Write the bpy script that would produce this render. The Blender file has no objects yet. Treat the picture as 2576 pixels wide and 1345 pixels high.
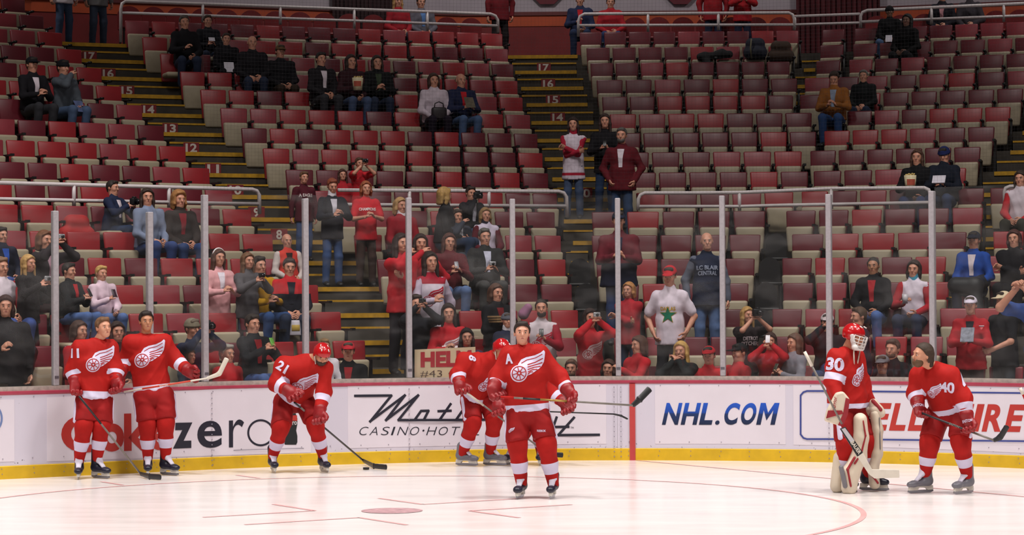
import bpy, bmesh, math, random
import numpy as np
from mathutils import Vector, Matrix
from mathutils.bvhtree import BVHTree
random.seed(7); rng = np.random.default_rng(7)
sc = bpy.context.scene
col = sc.collection
PI = math.pi

# ---------------------------------------------------------------- camera
FPX, HC, PITCH, ROLL = 5984.6, 2.0598, 0.0131736, -0.0052959
def camvec(a, b):            # direction of a picture offset (pixels from the centre)
    c, s = math.cos(ROLL), math.sin(ROLL)
    xx = c*a + s*b; yy = -s*a + c*b
    cp, sp = math.cos(PITCH), math.sin(PITCH)
    return np.array([xx, FPX*cp + yy*sp, FPX*sp - yy*cp])
def ray(x, y): return camvec(x-1288, y-672.5)
cam = bpy.data.cameras.new('camera'); cam.sensor_width = 36.0; cam.lens = FPX/2576*36
cam.clip_start = 0.05; cam.clip_end = 500
camo = bpy.data.objects.new('camera', cam); col.objects.link(camo)
cp, sp = math.cos(PITCH), math.sin(PITCH); cr, sr = math.cos(ROLL), math.sin(ROLL)
fwd = Vector((0, cp, sp))
right = Vector((cr, 0, sr)); right = Vector((cr, -sr*sp, sr*cp)); up = right.cross(fwd)
camo.matrix_world = Matrix(((right.x, up.x, -fwd.x, 0), (right.y, up.y, -fwd.y, 0), (right.z, up.z, -fwd.z, HC), (0, 0, 0, 1)))
sc.camera = camo

# ---------------------------------------------------------------- light and exposure
w = bpy.data.worlds.new('arena_air'); sc.world = w; w.use_nodes = True
w.node_tree.nodes['Background'].inputs[0].default_value = (1.0, 0.90, 0.84, 1)
w.node_tree.nodes['Background'].inputs[1].default_value = 0.04
sc.view_settings.view_transform = 'Standard'; sc.view_settings.look = 'None'
sc.view_settings.gamma = 1; sc.view_settings.exposure = 0.0; sc.view_settings.use_curve_mapping = False
def lamp(name, loc, aim, power, size, cone, color=(1, .955, .92)):
    l = bpy.data.lights.new(name, 'SPOT'); l.energy = power; l.shadow_soft_size = size
    l.spot_size = math.radians(cone); l.spot_blend = 1.0; l.color = color
    o = bpy.data.objects.new(name, l); col.objects.link(o); o.location = loc
    o.rotation_euler = (Vector(aim)-Vector(loc)).to_track_quat('-Z', 'Y').to_euler()
    return o
for lx, ly in ((-13, 20), (-4, 23), (5, 23), (14, 20), (-8, 12), (9, 12)):
    lamp('arena_lamp', (lx, ly, 21), (lx, ly+1.5, 0), 9000, 1.2, 113)

for lx, ly in ((-12, 40), (0, 42), (12, 40)):  # unseen fill lights, added to brighten the upper wall, rails and top rows
    lamp('concourse_fill', (lx, ly, 15), (lx*.95, ly+9, 6.5), 1500, .8, 130)
# ---------------------------------------------------------------- mesh helpers
def lin(h):
    h = h.lstrip('#'); r = [int(h[i:i+2], 16)/255 for i in (0, 2, 4)]
    return tuple(x/12.92 if x <= .04045 else ((x+.055)/1.055)**2.4 for x in r)
MATS = {}
def mat(name, color, rough=.6, var=.10, scale=9.0, metal=0.0, bump=0.0, spec=.5, coat=0.0):
    if name in MATS: return MATS[name]
    m = bpy.data.materials.new(name); m.use_nodes = True; nt = m.node_tree; b = nt.nodes['Principled BSDF']
    c = lin(color) if isinstance(color, str) else color
    b.inputs['Roughness'].default_value = rough; b.inputs['Metallic'].default_value = metal
    b.inputs['Specular IOR Level'].default_value = spec
    if coat: b.inputs['Coat Weight'].default_value = coat; b.inputs['Coat Roughness'].default_value = .1
    b.inputs['Base Color'].default_value = (*c, 1)
    if var or bump:
        tc = nt.nodes.new('ShaderNodeTexCoord'); n = nt.nodes.new('ShaderNodeTexNoise')
        n.inputs['Scale'].default_value = scale; n.inputs['Detail'].default_value = 3
        nt.links.new(tc.outputs['Object'], n.inputs['Vector'])
        if var:
            r = nt.nodes.new('ShaderNodeValToRGB'); r.color_ramp.elements[0].position = .3; r.color_ramp.elements[1].position = .7
            r.color_ramp.elements[0].color = (*[max(0, x*(1-var)) for x in c], 1)
            r.color_ramp.elements[1].color = (*[min(1, x*(1+var)) for x in c], 1)
            nt.links.new(n.outputs['Fac'], r.inputs['Fac']); nt.links.new(r.outputs['Color'], b.inputs['Base Color'])
        if bump:
            bp = nt.nodes.new('ShaderNodeBump'); bp.inputs['Strength'].default_value = bump; bp.inputs['Distance'].default_value = .02
            nt.links.new(n.outputs['Fac'], bp.inputs['Height']); nt.links.new(bp.outputs['Normal'], b.inputs['Normal'])
    MATS[name] = m
    return m
def mesh(name, V, F, mats, mi=None, smooth=True):
    me = bpy.data.meshes.new(name)
    V = np.asarray(V, np.float32)
    if isinstance(F, np.ndarray):
        nf, k = F.shape
        me.vertices.add(len(V)); me.vertices.foreach_set('co', V.ravel())
        me.loops.add(nf*k); me.loops.foreach_set('vertex_index', F.astype(np.int32).ravel())
        me.polygons.add(nf); me.polygons.foreach_set('loop_start', np.arange(0, nf*k, k, dtype=np.int32))
        me.update(calc_edges=True)
    else:
        me.from_pydata(V.tolist(), [], [list(map(int, f)) for f in F])
    for m in (mats if isinstance(mats, (list, tuple)) else [mats]): me.materials.append(m)
    if mi is not None: me.polygons.foreach_set('material_index', np.asarray(mi, np.int32))
    if smooth: me.polygons.foreach_set('use_smooth', np.ones(len(me.polygons), bool))
    me.update()
    return me
def ob(name, me, parent=None, loc=(0, 0, 0)):
    o = bpy.data.objects.new(name, me); col.objects.link(o); o.location = loc
    if parent is not None: o.parent = parent
    return o
def mk(name, V, F, mats, parent=None, mi=None, smooth=True, loc=(0, 0, 0)):
    return ob(name, mesh(name, V, F, mats, mi, smooth), parent, loc)
def tag(o, label, cat, group=None, kind=None):
    o['label'] = label; o['category'] = cat
    if group: o['group'] = group
    if kind: o['kind'] = kind
    return o
def struct(o): o['kind'] = 'structure'; return o
class MB:                    # collects pieces of one mesh
    def __init__(s): s.V = []; s.F = []; s.n = 0; s.mi = []
    def add(s, V, F, mi=0):
        s.V.append(np.asarray(V, float)); s.F += [[int(i)+s.n for i in f] for f in F]; s.mi += [mi]*len(F); s.n += len(V)
    def box(s, c, d, R=None, mi=0):
        P = np.array([[x, y, z] for x in (-.5, .5) for y in (-.5, .5) for z in (-.5, .5)])*np.array(d)
        if R is not None: P = P@np.asarray(R).T
        s.add(P+np.asarray(c), [(0, 1, 3, 2), (4, 6, 7, 5), (0, 4, 5, 1), (2, 3, 7, 6), (0, 2, 6, 4), (1, 5, 7, 3)], mi)
    def tube(s, P, r, n=8, mi=0, squash=None, cap=True):
        P = [np.asarray(p, float) for p in P]; rs = r if isinstance(r, (list, tuple)) else [r]*len(P)
        rings = []; ref = None
        for i, p in enumerate(P):
            d = P[min(i+1, len(P)-1)]-P[max(i-1, 0)]; d = d/np.linalg.norm(d)
            if ref is None:
                ref = np.array([0, 0, 1.0]) if abs(d[2]) < .9 else np.array([1.0, 0, 0])
            a = np.cross(d, ref); a /= np.linalg.norm(a); b = np.cross(a, d); ref = b
            q = squash or (1, 1)
            rings.append([p+rs[i]*(math.cos(t)*a*q[0]+math.sin(t)*b*q[1]) for t in [2*PI*k/n+PI/n for k in range(n)]])
        F = []
        for i in range(len(P)-1):
            for k in range(n): F.append((i*n+k, i*n+(k+1) % n, (i+1)*n+(k+1) % n, (i+1)*n+k))
        if cap: F += [tuple(range(n))[::-1], tuple((len(P)-1)*n+k for k in range(n))]
        s.add([v for rg in rings for v in rg], F, mi)
    def build(s, name, mats, parent=None, smooth=False, loc=(0, 0, 0)):
        o = mk(name, np.concatenate(s.V)-np.asarray(loc), s.F, mats, parent, s.mi, smooth, loc if parent is None else (0, 0, 0))
        return o
def rounded(dim, bev, seg=2, taper=None):
    bm = bmesh.new(); bmesh.ops.create_cube(bm, size=1)
    for v in bm.verts:
        v.co = Vector((v.co.x*dim[0], v.co.y*dim[1], v.co.z*dim[2]))
        if taper and v.co.z < 0: v.co.x *= taper
    bmesh.ops.bevel(bm, geom=bm.edges[:], offset=bev, segments=seg, affect='EDGES', profile=.5)
    V = np.array([v.co[:] for v in bm.verts]); bm.verts.index_update(); F = [[v.index for v in f.verts] for f in bm.faces]; bm.free()
    return V, F

# ---------------------------------------------------------------- implicit surfaces (bodies, clothes)
def nrm(v): v = np.asarray(v, float); return v/(np.linalg.norm(v)+1e-12)
class SDF:
    def __init__(s): s.p = []
    def cap(s, a, b, ra, rb=None, side=None, k=.04):
        a = np.asarray(a, float); b = np.asarray(b, float)
        ra = ra if isinstance(ra, tuple) else (ra, ra); rb = ra if rb is None else (rb if isinstance(rb, tuple) else (rb, rb))
        s.p.append(('c', a, b, ra, rb, side, k)); return s
    def ell(s, c, r, R=None, k=.02, op='u'):
        s.p.append(('e', np.asarray(c, float), np.asarray(r, float), np.eye(3) if R is None else np.asarray(R), k, op)); return s
    def clip(s, p, n): s.p.append(('p', np.asarray(p, float), nrm(n))); return s
    def mesh(s, vox):
        lo = []; hi = []
        for q in s.p:
            if q[0] == 'c':
                r = max(q[3]+q[4]); lo += [np.minimum(q[1], q[2])-r]; hi += [np.maximum(q[1], q[2])+r]
            elif q[0] == 'e' and q[5] == 'u':
                r = max(q[2]); lo += [q[1]-r]; hi += [q[1]+r]
        o = np.min(lo, 0)-3*vox; n = np.ceil((np.max(hi, 0)+3*vox-o)/vox).astype(int)+1
        F = np.full(n, .3, np.float32)
        ax = [o[i]+vox*np.arange(n[i]) for i in range(3)]
        for q in s.p:
            if q[0] == 'p':
                d = ((ax[0]-q[1][0])*q[2][0])[:, None, None]+((ax[1]-q[1][1])*q[2][1])[None, :, None]+((ax[2]-q[1][2])*q[2][2])[None, None, :]
                np.maximum(F, d, out=F); continue
            if q[0] == 'c': l, h, r, k = np.minimum(q[1], q[2]), np.maximum(q[1], q[2]), max(q[3]+q[4]), q[6]
            else: l = h = q[1]; r = max(q[2]); k = q[4]
            i0 = np.clip(np.floor((l-r-k-o)/vox).astype(int)-1, 0, n-1); i1 = np.clip(np.ceil((h+r+k-o)/vox).astype(int)+2, 1, n)
            sl = tuple(slice(a, b) for a, b in zip(i0, i1))
            X = ax[0][sl[0]][:, None, None]; Y = ax[1][sl[1]][None, :, None]; Z = ax[2][sl[2]][None, None, :]
            if q[0] == 'c':
                a, b, ra, rb = q[1:5]; L = np.linalg.norm(b-a)+1e-9; wv = (b-a)/L
                sd = q[5] if q[5] is not None else (np.array([1., 0, 0]) if abs(wv[0]) < .8 else np.array([0, 1., 0]))
                sd = nrm(sd-wv*np.dot(sd, wv)); yv = np.cross(wv, sd)
                dx, dy, dz = X-a[0], Y-a[1], Z-a[2]
                tr = (dx*wv[0]+dy*wv[1]+dz*wv[2]); t = np.clip(tr, 0, L); e = tr-t; t = t/L
                px = dx*sd[0]+dy*sd[1]+dz*sd[2]; py = dx*yv[0]+dy*yv[1]+dz*yv[2]
                r1 = ra[0]+(rb[0]-ra[0])*t; r2 = ra[1]+(rb[1]-ra[1])*t; rm = np.minimum(r1, r2)
                d = (np.sqrt((px/r1)**2+(py/r2)**2+(e/rm)**2)-1)*rm
            else:
                R = q[3]; dx, dy, dz = X-q[1][0], Y-q[1][1], Z-q[1][2]; rr = q[2]
                ss = 0
                for i in range(3): ss = ss+((dx*R[0, i]+dy*R[1, i]+dz*R[2, i])/rr[i])**2
                d = (np.sqrt(ss)-1)*min(rr)
                if q[5] == 's':
                    F[sl] = np.maximum(F[sl], -d); continue
            g = F[sl]; hh = np.maximum(k-np.abs(g-d), 0)/k
            F[sl] = np.minimum(g, d)-hh*hh*k*.25
        return snets(F, o, vox)
def snets(F, o, h):
    S = F < 0
    c = np.zeros(tuple(np.array(F.shape)-1), np.int8)
    C8 = [(i, j, k) for i in (0, 1) for j in (0, 1) for k in (0, 1)]
    sl = lambda d: slice(d, None if d else -1)
    for i, j, k in C8: c += S[sl(i), sl(j), sl(k)]
    act = (c > 0) & (c < 8); ii = np.nonzero(act); n = len(ii[0])
    idx = np.full(act.shape, -1, np.int32); idx[ii] = np.arange(n)
    f = {q: F[ii[0]+q[0], ii[1]+q[1], ii[2]+q[2]] for q in C8}
    acc = np.zeros((n, 3)); cnt = np.zeros(n)
    for a in C8:
        for d in range(3):
            if a[d]: continue
            b = tuple(1 if i == d else a[i] for i in range(3))
            m = (f[a] < 0) != (f[b] < 0); den = f[a]-f[b]; t = np.where(m, f[a]/np.where(den == 0, 1, den), 0)
            for i in range(3): acc[:, i] += m*(a[i]+(t if i == d else 0))
            cnt += m
    V = (np.stack(ii, 1)+acc/np.maximum(cnt, 1)[:, None])*h+o
    Q = []
    for d, (e, g) in ((0, (1, 2)), (1, (2, 0)), (2, (0, 1))):
        A = [slice(1, -1)]*3; B = [slice(1, -1)]*3; A[d] = slice(None, -1); B[d] = slice(1, None)
        SA, SB = S[tuple(A)], S[tuple(B)]; m = SA != SB; p = np.array(np.nonzero(m)); pos = SA[m]
        def cell(de, dg):
            q = p.copy(); q[e] += de; q[g] += dg; return idx[q[0], q[1], q[2]]
        q4 = np.stack([cell(0, 0), cell(1, 0), cell(1, 1), cell(0, 1)], 1)
        q4[~pos] = q4[~pos][:, ::-1]; Q.append(q4)
    return V, np.concatenate(Q)

# ---------------------------------------------------------------- plan of the rink and the stands
AL = 0.567083552
U2 = np.array([math.cos(AL), math.sin(AL)]); V2 = np.array([-math.sin(AL), math.cos(AL)])
DOT = np.array([-1.18251, 23.22354]); CC = DOT+.92*U2-2.28*V2; RB = 8.53
BH, KH = 1.017, .153
CAMP = np.array([0, 0, HC])
def bpt(th, off=0.0, z=0.0):             # along the boards: th in radians of the corner, off outwards
    if th < 0: q = CC+(RB+off)*V2+th*RB*U2
    elif th > PI/2: q = CC+(RB+off)*U2-(th-PI/2)*RB*V2
    else: q = CC+(RB+off)*(math.sin(th)*U2+math.cos(th)*V2)
    return np.array([q[0], q[1], z])
def bnormal(th):
    th = min(max(th, 0), PI/2); q = math.sin(th)*U2+math.cos(th)*V2; return np.array([q[0], q[1], 0])
def proj(P):
    v = np.asarray(P, float)-CAMP; y = v[1]*cp+v[2]*sp; z = -v[1]*sp+v[2]*cp
    a, b = FPX*v[0]/y, -FPX*z/y
    return (cr*a-sr*b+1288, sr*a+cr*b+672.5)
def bfind(x, y, off=0.0):                # (th, z) on the boards seen at a picture point
    lo, hi = -1.5, 2.6; d = ray(x, y)
    for _ in range(46):
        m = (lo+hi)/2; q = bpt(m, off)
        if q[0]*d[1] < d[0]*q[1]: lo = m
        else: hi = m
    q = bpt(lo, off); return lo, HC+d[2]*q[1]/d[1]
def bxy(x, y, off=0.0): th, z = bfind(x, y, off); return bpt(th, off, z)
def ground(x, y, z=0.0):
    d = ray(x, y); return CAMP+d*((z-HC)/d[2])
SEC = {'L': (-.07156, 8.6566), 'M': (.21217, 9.29545), 'R': (.594047, 10.22452), 'S': (.874993, 10.464315)}
ZT = [1.142, 1.518, 1.893, 2.262, 2.633, 3.006, 3.391, 3.718, 4.08, 4.456, 4.831, 5.212, 5.58, 5.947, 6.328, 6.693, 7.067, 7.437]
FLOOR = [0]+[z-.765 for z in ZT]          # FLOOR[n]: walking level of row n
TR = .80
def secn(s): th = SEC[s][0]; return math.sin(th)*U2+math.cos(th)*V2
def sect(s): th = SEC[s][0]; return math.cos(th)*U2-math.sin(th)*V2
def hit(s, n, x, y, off=0.0):            # picture point onto the upright plane of row n (seat backs), moved by off
    nn = secn(s); d = ray(x, y); t = (SEC[s][1]+TR*(n-1)+off+CC@nn)/(d[:2]@nn)
    return CAMP+d*t
def corner(s1, s2, n, off):
    A = np.array([secn(s1), secn(s2)]); b = np.array([SEC[s][1]+TR*(n-1)+off+CC@secn(s) for s in (s1, s2)])
    return np.linalg.solve(A, b)
def rowline(n, off):                     # plan polyline of a row through the four blocks
    pL = corner('L', 'M', n, off); pR = corner('R', 'S', n, off)
    return [pL-sect('L')*16, pL, corner('M', 'R', n, off), pR, pR+sect('S')*16]
# ---------------------------------------------------------------- ice
def ice_mat():
    m = bpy.data.materials.new('ice'); m.use_nodes = True; nt = m.node_tree; b = nt.nodes['Principled BSDF']
    tc = nt.nodes.new('ShaderNodeTexCoord'); n = nt.nodes.new('ShaderNodeTexNoise'); n.inputs['Scale'].default_value = .8; n.inputs['Detail'].default_value = 6
    mp = nt.nodes.new('ShaderNodeMapping'); mp.inputs['Rotation'].default_value = (0, 0, .5); mp.inputs['Scale'].default_value = (1, 3, 1)
    nt.links.new(tc.outputs['Object'], mp.inputs['Vector']); nt.links.new(mp.outputs['Vector'], n.inputs['Vector'])
    r = nt.nodes.new('ShaderNodeValToRGB'); r.color_ramp.elements[0].color = (.78, .71, .69, 1); r.color_ramp.elements[1].color = (.86, .81, .79, 1)
    nt.links.new(n.outputs['Fac'], r.inputs['Fac']); nt.links.new(r.outputs['Color'], b.inputs['Base Color'])
    r2 = nt.nodes.new('ShaderNodeMapRange'); r2.inputs['To Min'].default_value = .12; r2.inputs['To Max'].default_value = .30
    nt.links.new(n.outputs['Fac'], r2.inputs['Value']); nt.links.new(r2.outputs['Result'], b.inputs['Roughness'])
    b.inputs['Specular IOR Level'].default_value = .35
    return m
ICE = ice_mat()
q = MB(); q.box((0, 16, -.05), (60, 50, .1)); ice = struct(q.build('floor', ICE)); ice['label'] = 'white ice of the rink'
LINE = mat('painted_ice_line', '#e2a9a9', .3, .12, 3); DOTM = mat('painted_ice_dot', '#c49a9f', .3, .35, 14)
def flat(name, V, F, m): o = mk(name, V, F, m, ice, None, False); return o
def strip(P, wid, z=.003):
    P = np.asarray(P, float); V = []
    for i in range(len(P)):
        d = nrm(P[min(i+1, len(P)-1)]-P[max(i-1, 0)]); nn = np.array([-d[1], d[0]])*wid/2
        V += [(*(P[i]-nn), z), (*(P[i]+nn), z)]
    return V, [(2*i, 2*i+2, 2*i+3, 2*i+1) for i in range(len(P)-1)]
rk = lambda a, b: DOT+a*U2+b*V2
flat('faceoff_circle', *strip([rk(4.55*math.cos(t), 4.55*math.sin(t)) for t in np.linspace(0, 2*PI, 181)], .055), LINE)
flat('goal_line', *strip([rk(6.1, t) for t in np.linspace(-16, 4.45, 40)], .055), LINE)
V = [(*DOT, .004)]+[(*(DOT+.30*np.array([math.cos(t), math.sin(t)])), .004) for t in np.linspace(0, 2*PI, 49)[:-1]]
flat('faceoff_dot', V, [(0, i, i % 48+1) for i in range(1, 49)], DOTM)
V, F = [], []
for sx in (-1, 1):
    for sy in (-1, 1):
        for P in ([rk(sx*.61, sy*.45), rk(sx*.61+sx*1.2, sy*.45)], [rk(sx*.61, sy*.45), rk(sx*.61, sy*.45+sy*.9)]):
            a, b = strip(P, .05); F += [tuple(i+len(V) for i in f) for f in b]; V += a
for sy in (-1, 1):
    for sx in (-1, 1):
        a, b = strip([rk(sx*.85, sy*4.6), rk(sx*.85, sy*5.2)], .05); F += [tuple(i+len(V) for i in f) for f in b]; V += a
flat('faceoff_hash_marks', V, F, LINE)
# ---------------------------------------------------------------- boards
def board_mat():
    m = bpy.data.materials.new('white_board'); m.use_nodes = True; nt = m.node_tree; b = nt.nodes['Principled BSDF']
    tc = nt.nodes.new('ShaderNodeTexCoord'); n = nt.nodes.new('ShaderNodeTexNoise'); n.inputs['Scale'].default_value = 26; n.inputs['Detail'].default_value = 4
    nt.links.new(tc.outputs['Object'], n.inputs['Vector'])
    sx = nt.nodes.new('ShaderNodeSeparateXYZ'); nt.links.new(tc.outputs['Object'], sx.inputs[0])
    mr = nt.nodes.new('ShaderNodeMapRange'); mr.inputs['From Min'].default_value = .30; mr.inputs['From Max'].default_value = .12
    mr.inputs['To Min'].default_value = .24; mr.inputs['To Max'].default_value = .36; nt.links.new(sx.outputs['Z'], mr.inputs['Value'])
    lt = nt.nodes.new('ShaderNodeMath'); lt.operation = 'LESS_THAN'; nt.links.new(n.outputs['Fac'], lt.inputs[0]); nt.links.new(mr.outputs['Result'], lt.inputs[1])
    mx = nt.nodes.new('ShaderNodeMix'); mx.data_type = 'RGBA'; mx.inputs['A'].default_value = (*lin('#cfc9d6'), 1); mx.inputs['B'].default_value = (*lin('#77727c'), 1)
    nt.links.new(lt.outputs[0], mx.inputs['Factor']); nt.links.new(mx.outputs['Result'], b.inputs['Base Color']); b.inputs['Roughness'].default_value = .35
    return m
THS = np.linspace(-.75, PI/2+.25, 150)
def sweep(prof, ths=THS):                # prof: closed polygon of (off, z) swept along the boards
    n = len(prof); V = [bpt(t, a, z) for t in ths for a, z in prof]
    F = [(i*n+k, i*n+(k+1) % n, (i+1)*n+(k+1) % n, (i+1)*n+k) for i in range(len(ths)-1) for k in range(n)]
    F += [tuple(range(n))[::-1], tuple((len(ths)-1)*n+k for k in range(n))]
    return V, F
wb = struct(mk('wall_boards', *sweep([(0, 0), (0, BH-.045), (.12, BH-.045), (.12, 0)]), board_mat(), None, None, False))
struct(mk('kick_plate', *sweep([(-.012, .0), (-.012, KH-.008), (-.004, KH), (.01, KH), (.01, 0)]), mat('yellow_kick_plate', '#d2aa1a', .35, .10, 6), wb, None, False))
struct(mk('cap_rail', *sweep([(-.012, BH-.028), (-.012, BH-.002), (.02, BH), (.15, BH), (.15, BH-.045), (0, BH-.045)]), mat('red_cap_rail', '#a83a50', .35, .08), wb, None, False))
struct(mk('glass_sill', *sweep([(.02, BH), (.02, BH+.05), (.14, BH+.05), (.14, BH)]), mat('sill_grey', '#b8aea6', .3, .2, 20, .3), wb, None, False))
q = MB(); sc_m = mat('screw_grey', '#8d8794', .4, 0)
def quad_on_board(mb, pts, off, mi=0):
    V = [bxy(x, y, off) for x, y in pts]; mb.add(V, [tuple(range(len(V)))], mi)
for x in (532, 1029, 1545, 1562, 2086, 2103):
    th, _ = bfind(x, 1050)
    for z in np.linspace(.05, .93, 15):
        q.box(bpt(th, -.014, z), (.012, .012, .012))
for th in np.arange(-.3, 1.5, .045):
    for z in (.06, .12, .235, .95): q.box(bpt(th+random.uniform(-.002, .002), -.013 if z < .15 else -.003, z), (.010, .010, .010))
q.build('screw', sc_m, wb)
q = MB()
for x in (532, 1029, 1553, 2094):
    th, _ = bfind(x, 1050); R = np.stack([np.array([-bnormal(th)[1], bnormal(th)[0], 0]), bnormal(th), [0, 0, 1]], 1)
    q.box(bpt(th, 0, .56), (.005, .004, .80), R)
q.build('panel_joint', mat('joint_grey', '#aaa4ae', .5, 0), wb)
q = MB(); th, _ = bfind(1591, 1050); V, F = sweep([(-.02, 0), (-.02, BH-.045), (-.001, BH-.045), (-.001, 0)], np.linspace(th-.0042, th+.0042, 3))
struct(mk('goal_line_stripe', V, F, mat('red_board_stripe', '#b8403f', .4, .06), wb, None, False))

# ---------------------------------------------------------------- lettering
def text2d(s, bold=0.0, res=6):
    if s == 'M' and bold > .03:
        V = np.array([(0, 0), (.24, 0), (.24, 1), (0, 1), (.76, 0), (1, 0), (1, 1), (.76, 1), (.06, 1), (.26, 1), (.5, .55), (.5, .20), (.94, 1), (.74, 1)]); return V, [[0, 1, 2, 3], [4, 5, 6, 7], [8, 11, 10, 9], [11, 12, 13, 10]]
    c = bpy.data.curves.new('lettering', 'FONT'); c.body = s; c.offset = bold; c.resolution_u = res; c.fill_mode = 'FRONT'
    o = bpy.data.objects.new('lettering', c); col.objects.link(o)
    me = bpy.data.meshes.new_from_object(o.evaluated_get(bpy.context.evaluated_depsgraph_get()))
    V = np.array([v.co[:2] for v in me.vertices]); F = [list(p.vertices) for p in me.polygons]
    bpy.data.objects.remove(o); bpy.data.curves.remove(c); bpy.data.meshes.remove(me)
    V = V-V.min(0); return V/V.max(0), F
def flip_to(V, F, n):                    # turn faces to look along n
    V = np.asarray(V); out = []
    for f in F:
        a = np.zeros(3)
        for i in range(1, len(f)-1): a += np.cross(V[f[i]]-V[f[0]], V[f[i+1]]-V[f[0]])
        out.append(list(f) if a@n >= 0 else list(f)[::-1])
    return out
def board_text(s, quad, m, parent, bold=.0, off=-.006, name='lettering'):
    # quad: picture corners bl, br, tr, tl
    V, F = text2d(s, bold); bl, br, tr, tl = [np.array(p, float) for p in quad]
    P = [bl*(1-u)*(1-v)+br*u*(1-v)+tr*u*v+tl*(1-u)*v for u, v in V]
    W = np.array([bxy(x, y, off) for x, y in P]); F = flip_to(W, F, -bnormal(.6))
    return mk(name, W, F, m, parent, None, False)
def ribbon(mb, pts, wd, off=-.006, mi=0):
    pts = [np.array(p, float) for p in pts]
    for a, b in zip(pts, pts[1:]):
        d = nrm(b-a); nn = np.array([-d[1], d[0]])*wd/2; a2 = a-d*wd*.3; b2 = b+d*wd*.3
        quad_on_board(mb, [a2-nn, b2-nn, b2+nn, a2+nn], off, mi)
        off -= .0004
def panel(x0, y0, x1, y1, label, y0b=None, y1b=None, m=None, group='advertising panels on the boards'):
    t0 = bfind(x0, (y0+y1)/2)[0]; t1 = bfind(x1, (y0+y1)/2)[0]; z1 = bfind(x0, y0)[1]; z0 = bfind(x0, y1)[1]
    z1b = bfind(x1, y0b or y0)[1]; z0b = bfind(x1, y1b or y1)[1]
    n = 16; V = []
    for i in range(n+1):
        t = t0+(t1-t0)*i/n; f = i/n
        for o_, z in ((-.003, z0+(z0b-z0)*f), (-.003, z1+(z1b-z1)*f), (0, z1+(z1b-z1)*f), (0, z0+(z0b-z0)*f)): V.append(bpt(t, o_, z))
    F = [(i*4+k, i*4+(k+1) % 4, i*4+4+(k+1) % 4, i*4+4+k) for i in range(n) for k in range(4)]+[(3, 2, 1, 0), (n*4, n*4+1, n*4+2, n*4+3)]
    o = mk('advertising_panel', V, F, m or mat('panel_white', '#dcd4dd', .3, .03, 2), None, None, False)
    return tag(o, label, 'advertisement', group)
INK = mat('dark_navy_ink', '#20212f', .4, 0); INKR = mat('red_ink', '#b5322b', .4, .04); INKB = mat('blue_ink', '#39458a', .4, 0)
# cola panel
p = panel(118, 999, 782, 1160, 'white cola advertisement with a red word and dark zero, behind the two standing players', 968, 1138)
board_text('C', [(154, 1139), (258, 1137), (258, 1041), (154, 1043)], INKR, p, .03)
board_text('o', [(252, 1136), (312, 1135), (312, 1064), (252, 1065)], INKR, p, .04)
board_text('k', [(312, 1134), (382, 1132), (378, 1038), (312, 1040)], INKR, p, .03)
board_text('e', [(374, 1133), (430, 1131), (430, 1066), (374, 1068)], INKR, p, .03)
board_text('z', [(435, 1128), (484, 1126), (484, 1062), (438, 1063)], INK, p, .035)
board_text('e', [(496, 1127), (559, 1125), (558, 1057), (497, 1059)], INK, p, .015)
board_text('r', [(576, 1125), (614, 1124), (614, 1054), (576, 1056)], INK, p, .0)
q = MB(); cx, cy = 656, 1088
for i in range(40):
    a, b = [2*PI*(i+j)/40 for j in (0, 1)]
    quad_on_board(q, [(cx+34*math.cos(a), cy+34*math.sin(a)), (cx+34*math.cos(b), cy+34*math.sin(b)), (cx+29*math.cos(b), cy+29*math.sin(b)), (cx+29*math.cos(a), cy+29*math.sin(a))], -.006)
q.build('lettering', INK, p)
q = MB()
prof = [(735, 1012, 5), (735, 1024, 5.5), (735, 1040, 9), (735, 1052, 13), (734, 1066, 14), (733, 1082, 12), (732, 1096, 16), (731, 1112, 17), (731, 1118, 14)]
for (x, y, r), (x2, y2, r2) in zip(prof, prof[1:]): quad_on_board(q, [(x-r, y), (x+r, y), (x2+r2, y2), (x2-r2, y2)], -.006)
bt = q.build('bottle_picture', mat('bottle_ink', '#1d2223', .35, 0), p)
q = MB(); quad_on_board(q, [(723, 1044), (747, 1044), (748, 1058), (722, 1058)], -.009); q.build('bottle_label', INKR, bt)
board_text('zero', [(723, 1069), (747, 1068), (747, 1059), (723, 1060)], mat('pale_ink', '#c9c4c4', .4, 0), bt, .02, -.010)
q = MB(); ribbon(q, [(588, 1132), (764, 1127)], 1.6); q.build('underline', mat('grey_ink', '#8a8591', .4, 0), p)
# casino panel
p = panel(875, 968, 1525, 1127, 'white casino and hotel advertisement in slanted dark script, beside the red goal line stripe', 966, 1116)
q = MB(); c3 = lambda L: [(860+x/3.22, 940+y/3.22) for x, y in L]
for L in ([(105, 178), (402, 175), (228, 388)], [(228, 385), (512, 172), (356, 376), (620, 172), (458, 374), (1010, 374)],
          [(590, 372), (642, 300), (702, 298), (664, 372)], [(882, 242), (792, 372)], [(780, 302), (884, 298)],
          [(925, 372), (975, 300), (1040, 298), (1000, 372), (930, 372)], [(1050, 372), (1100, 300), (1150, 300)],
          [(1330, 190), (1200, 190), (1090, 370), (1230, 370)], [(1270, 372), (1320, 300)], [(1470, 242), (1380, 372), (1560, 372)], [(1372, 302), (1474, 298)],
          [(1740, 350), (1712, 430), (1838, 428)], [(1882, 352), (1752, 496), (2085, 493)]):
    ribbon(q, c3(L), 6.3)
q.build('lettering', INK, p)
xs = 901
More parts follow.
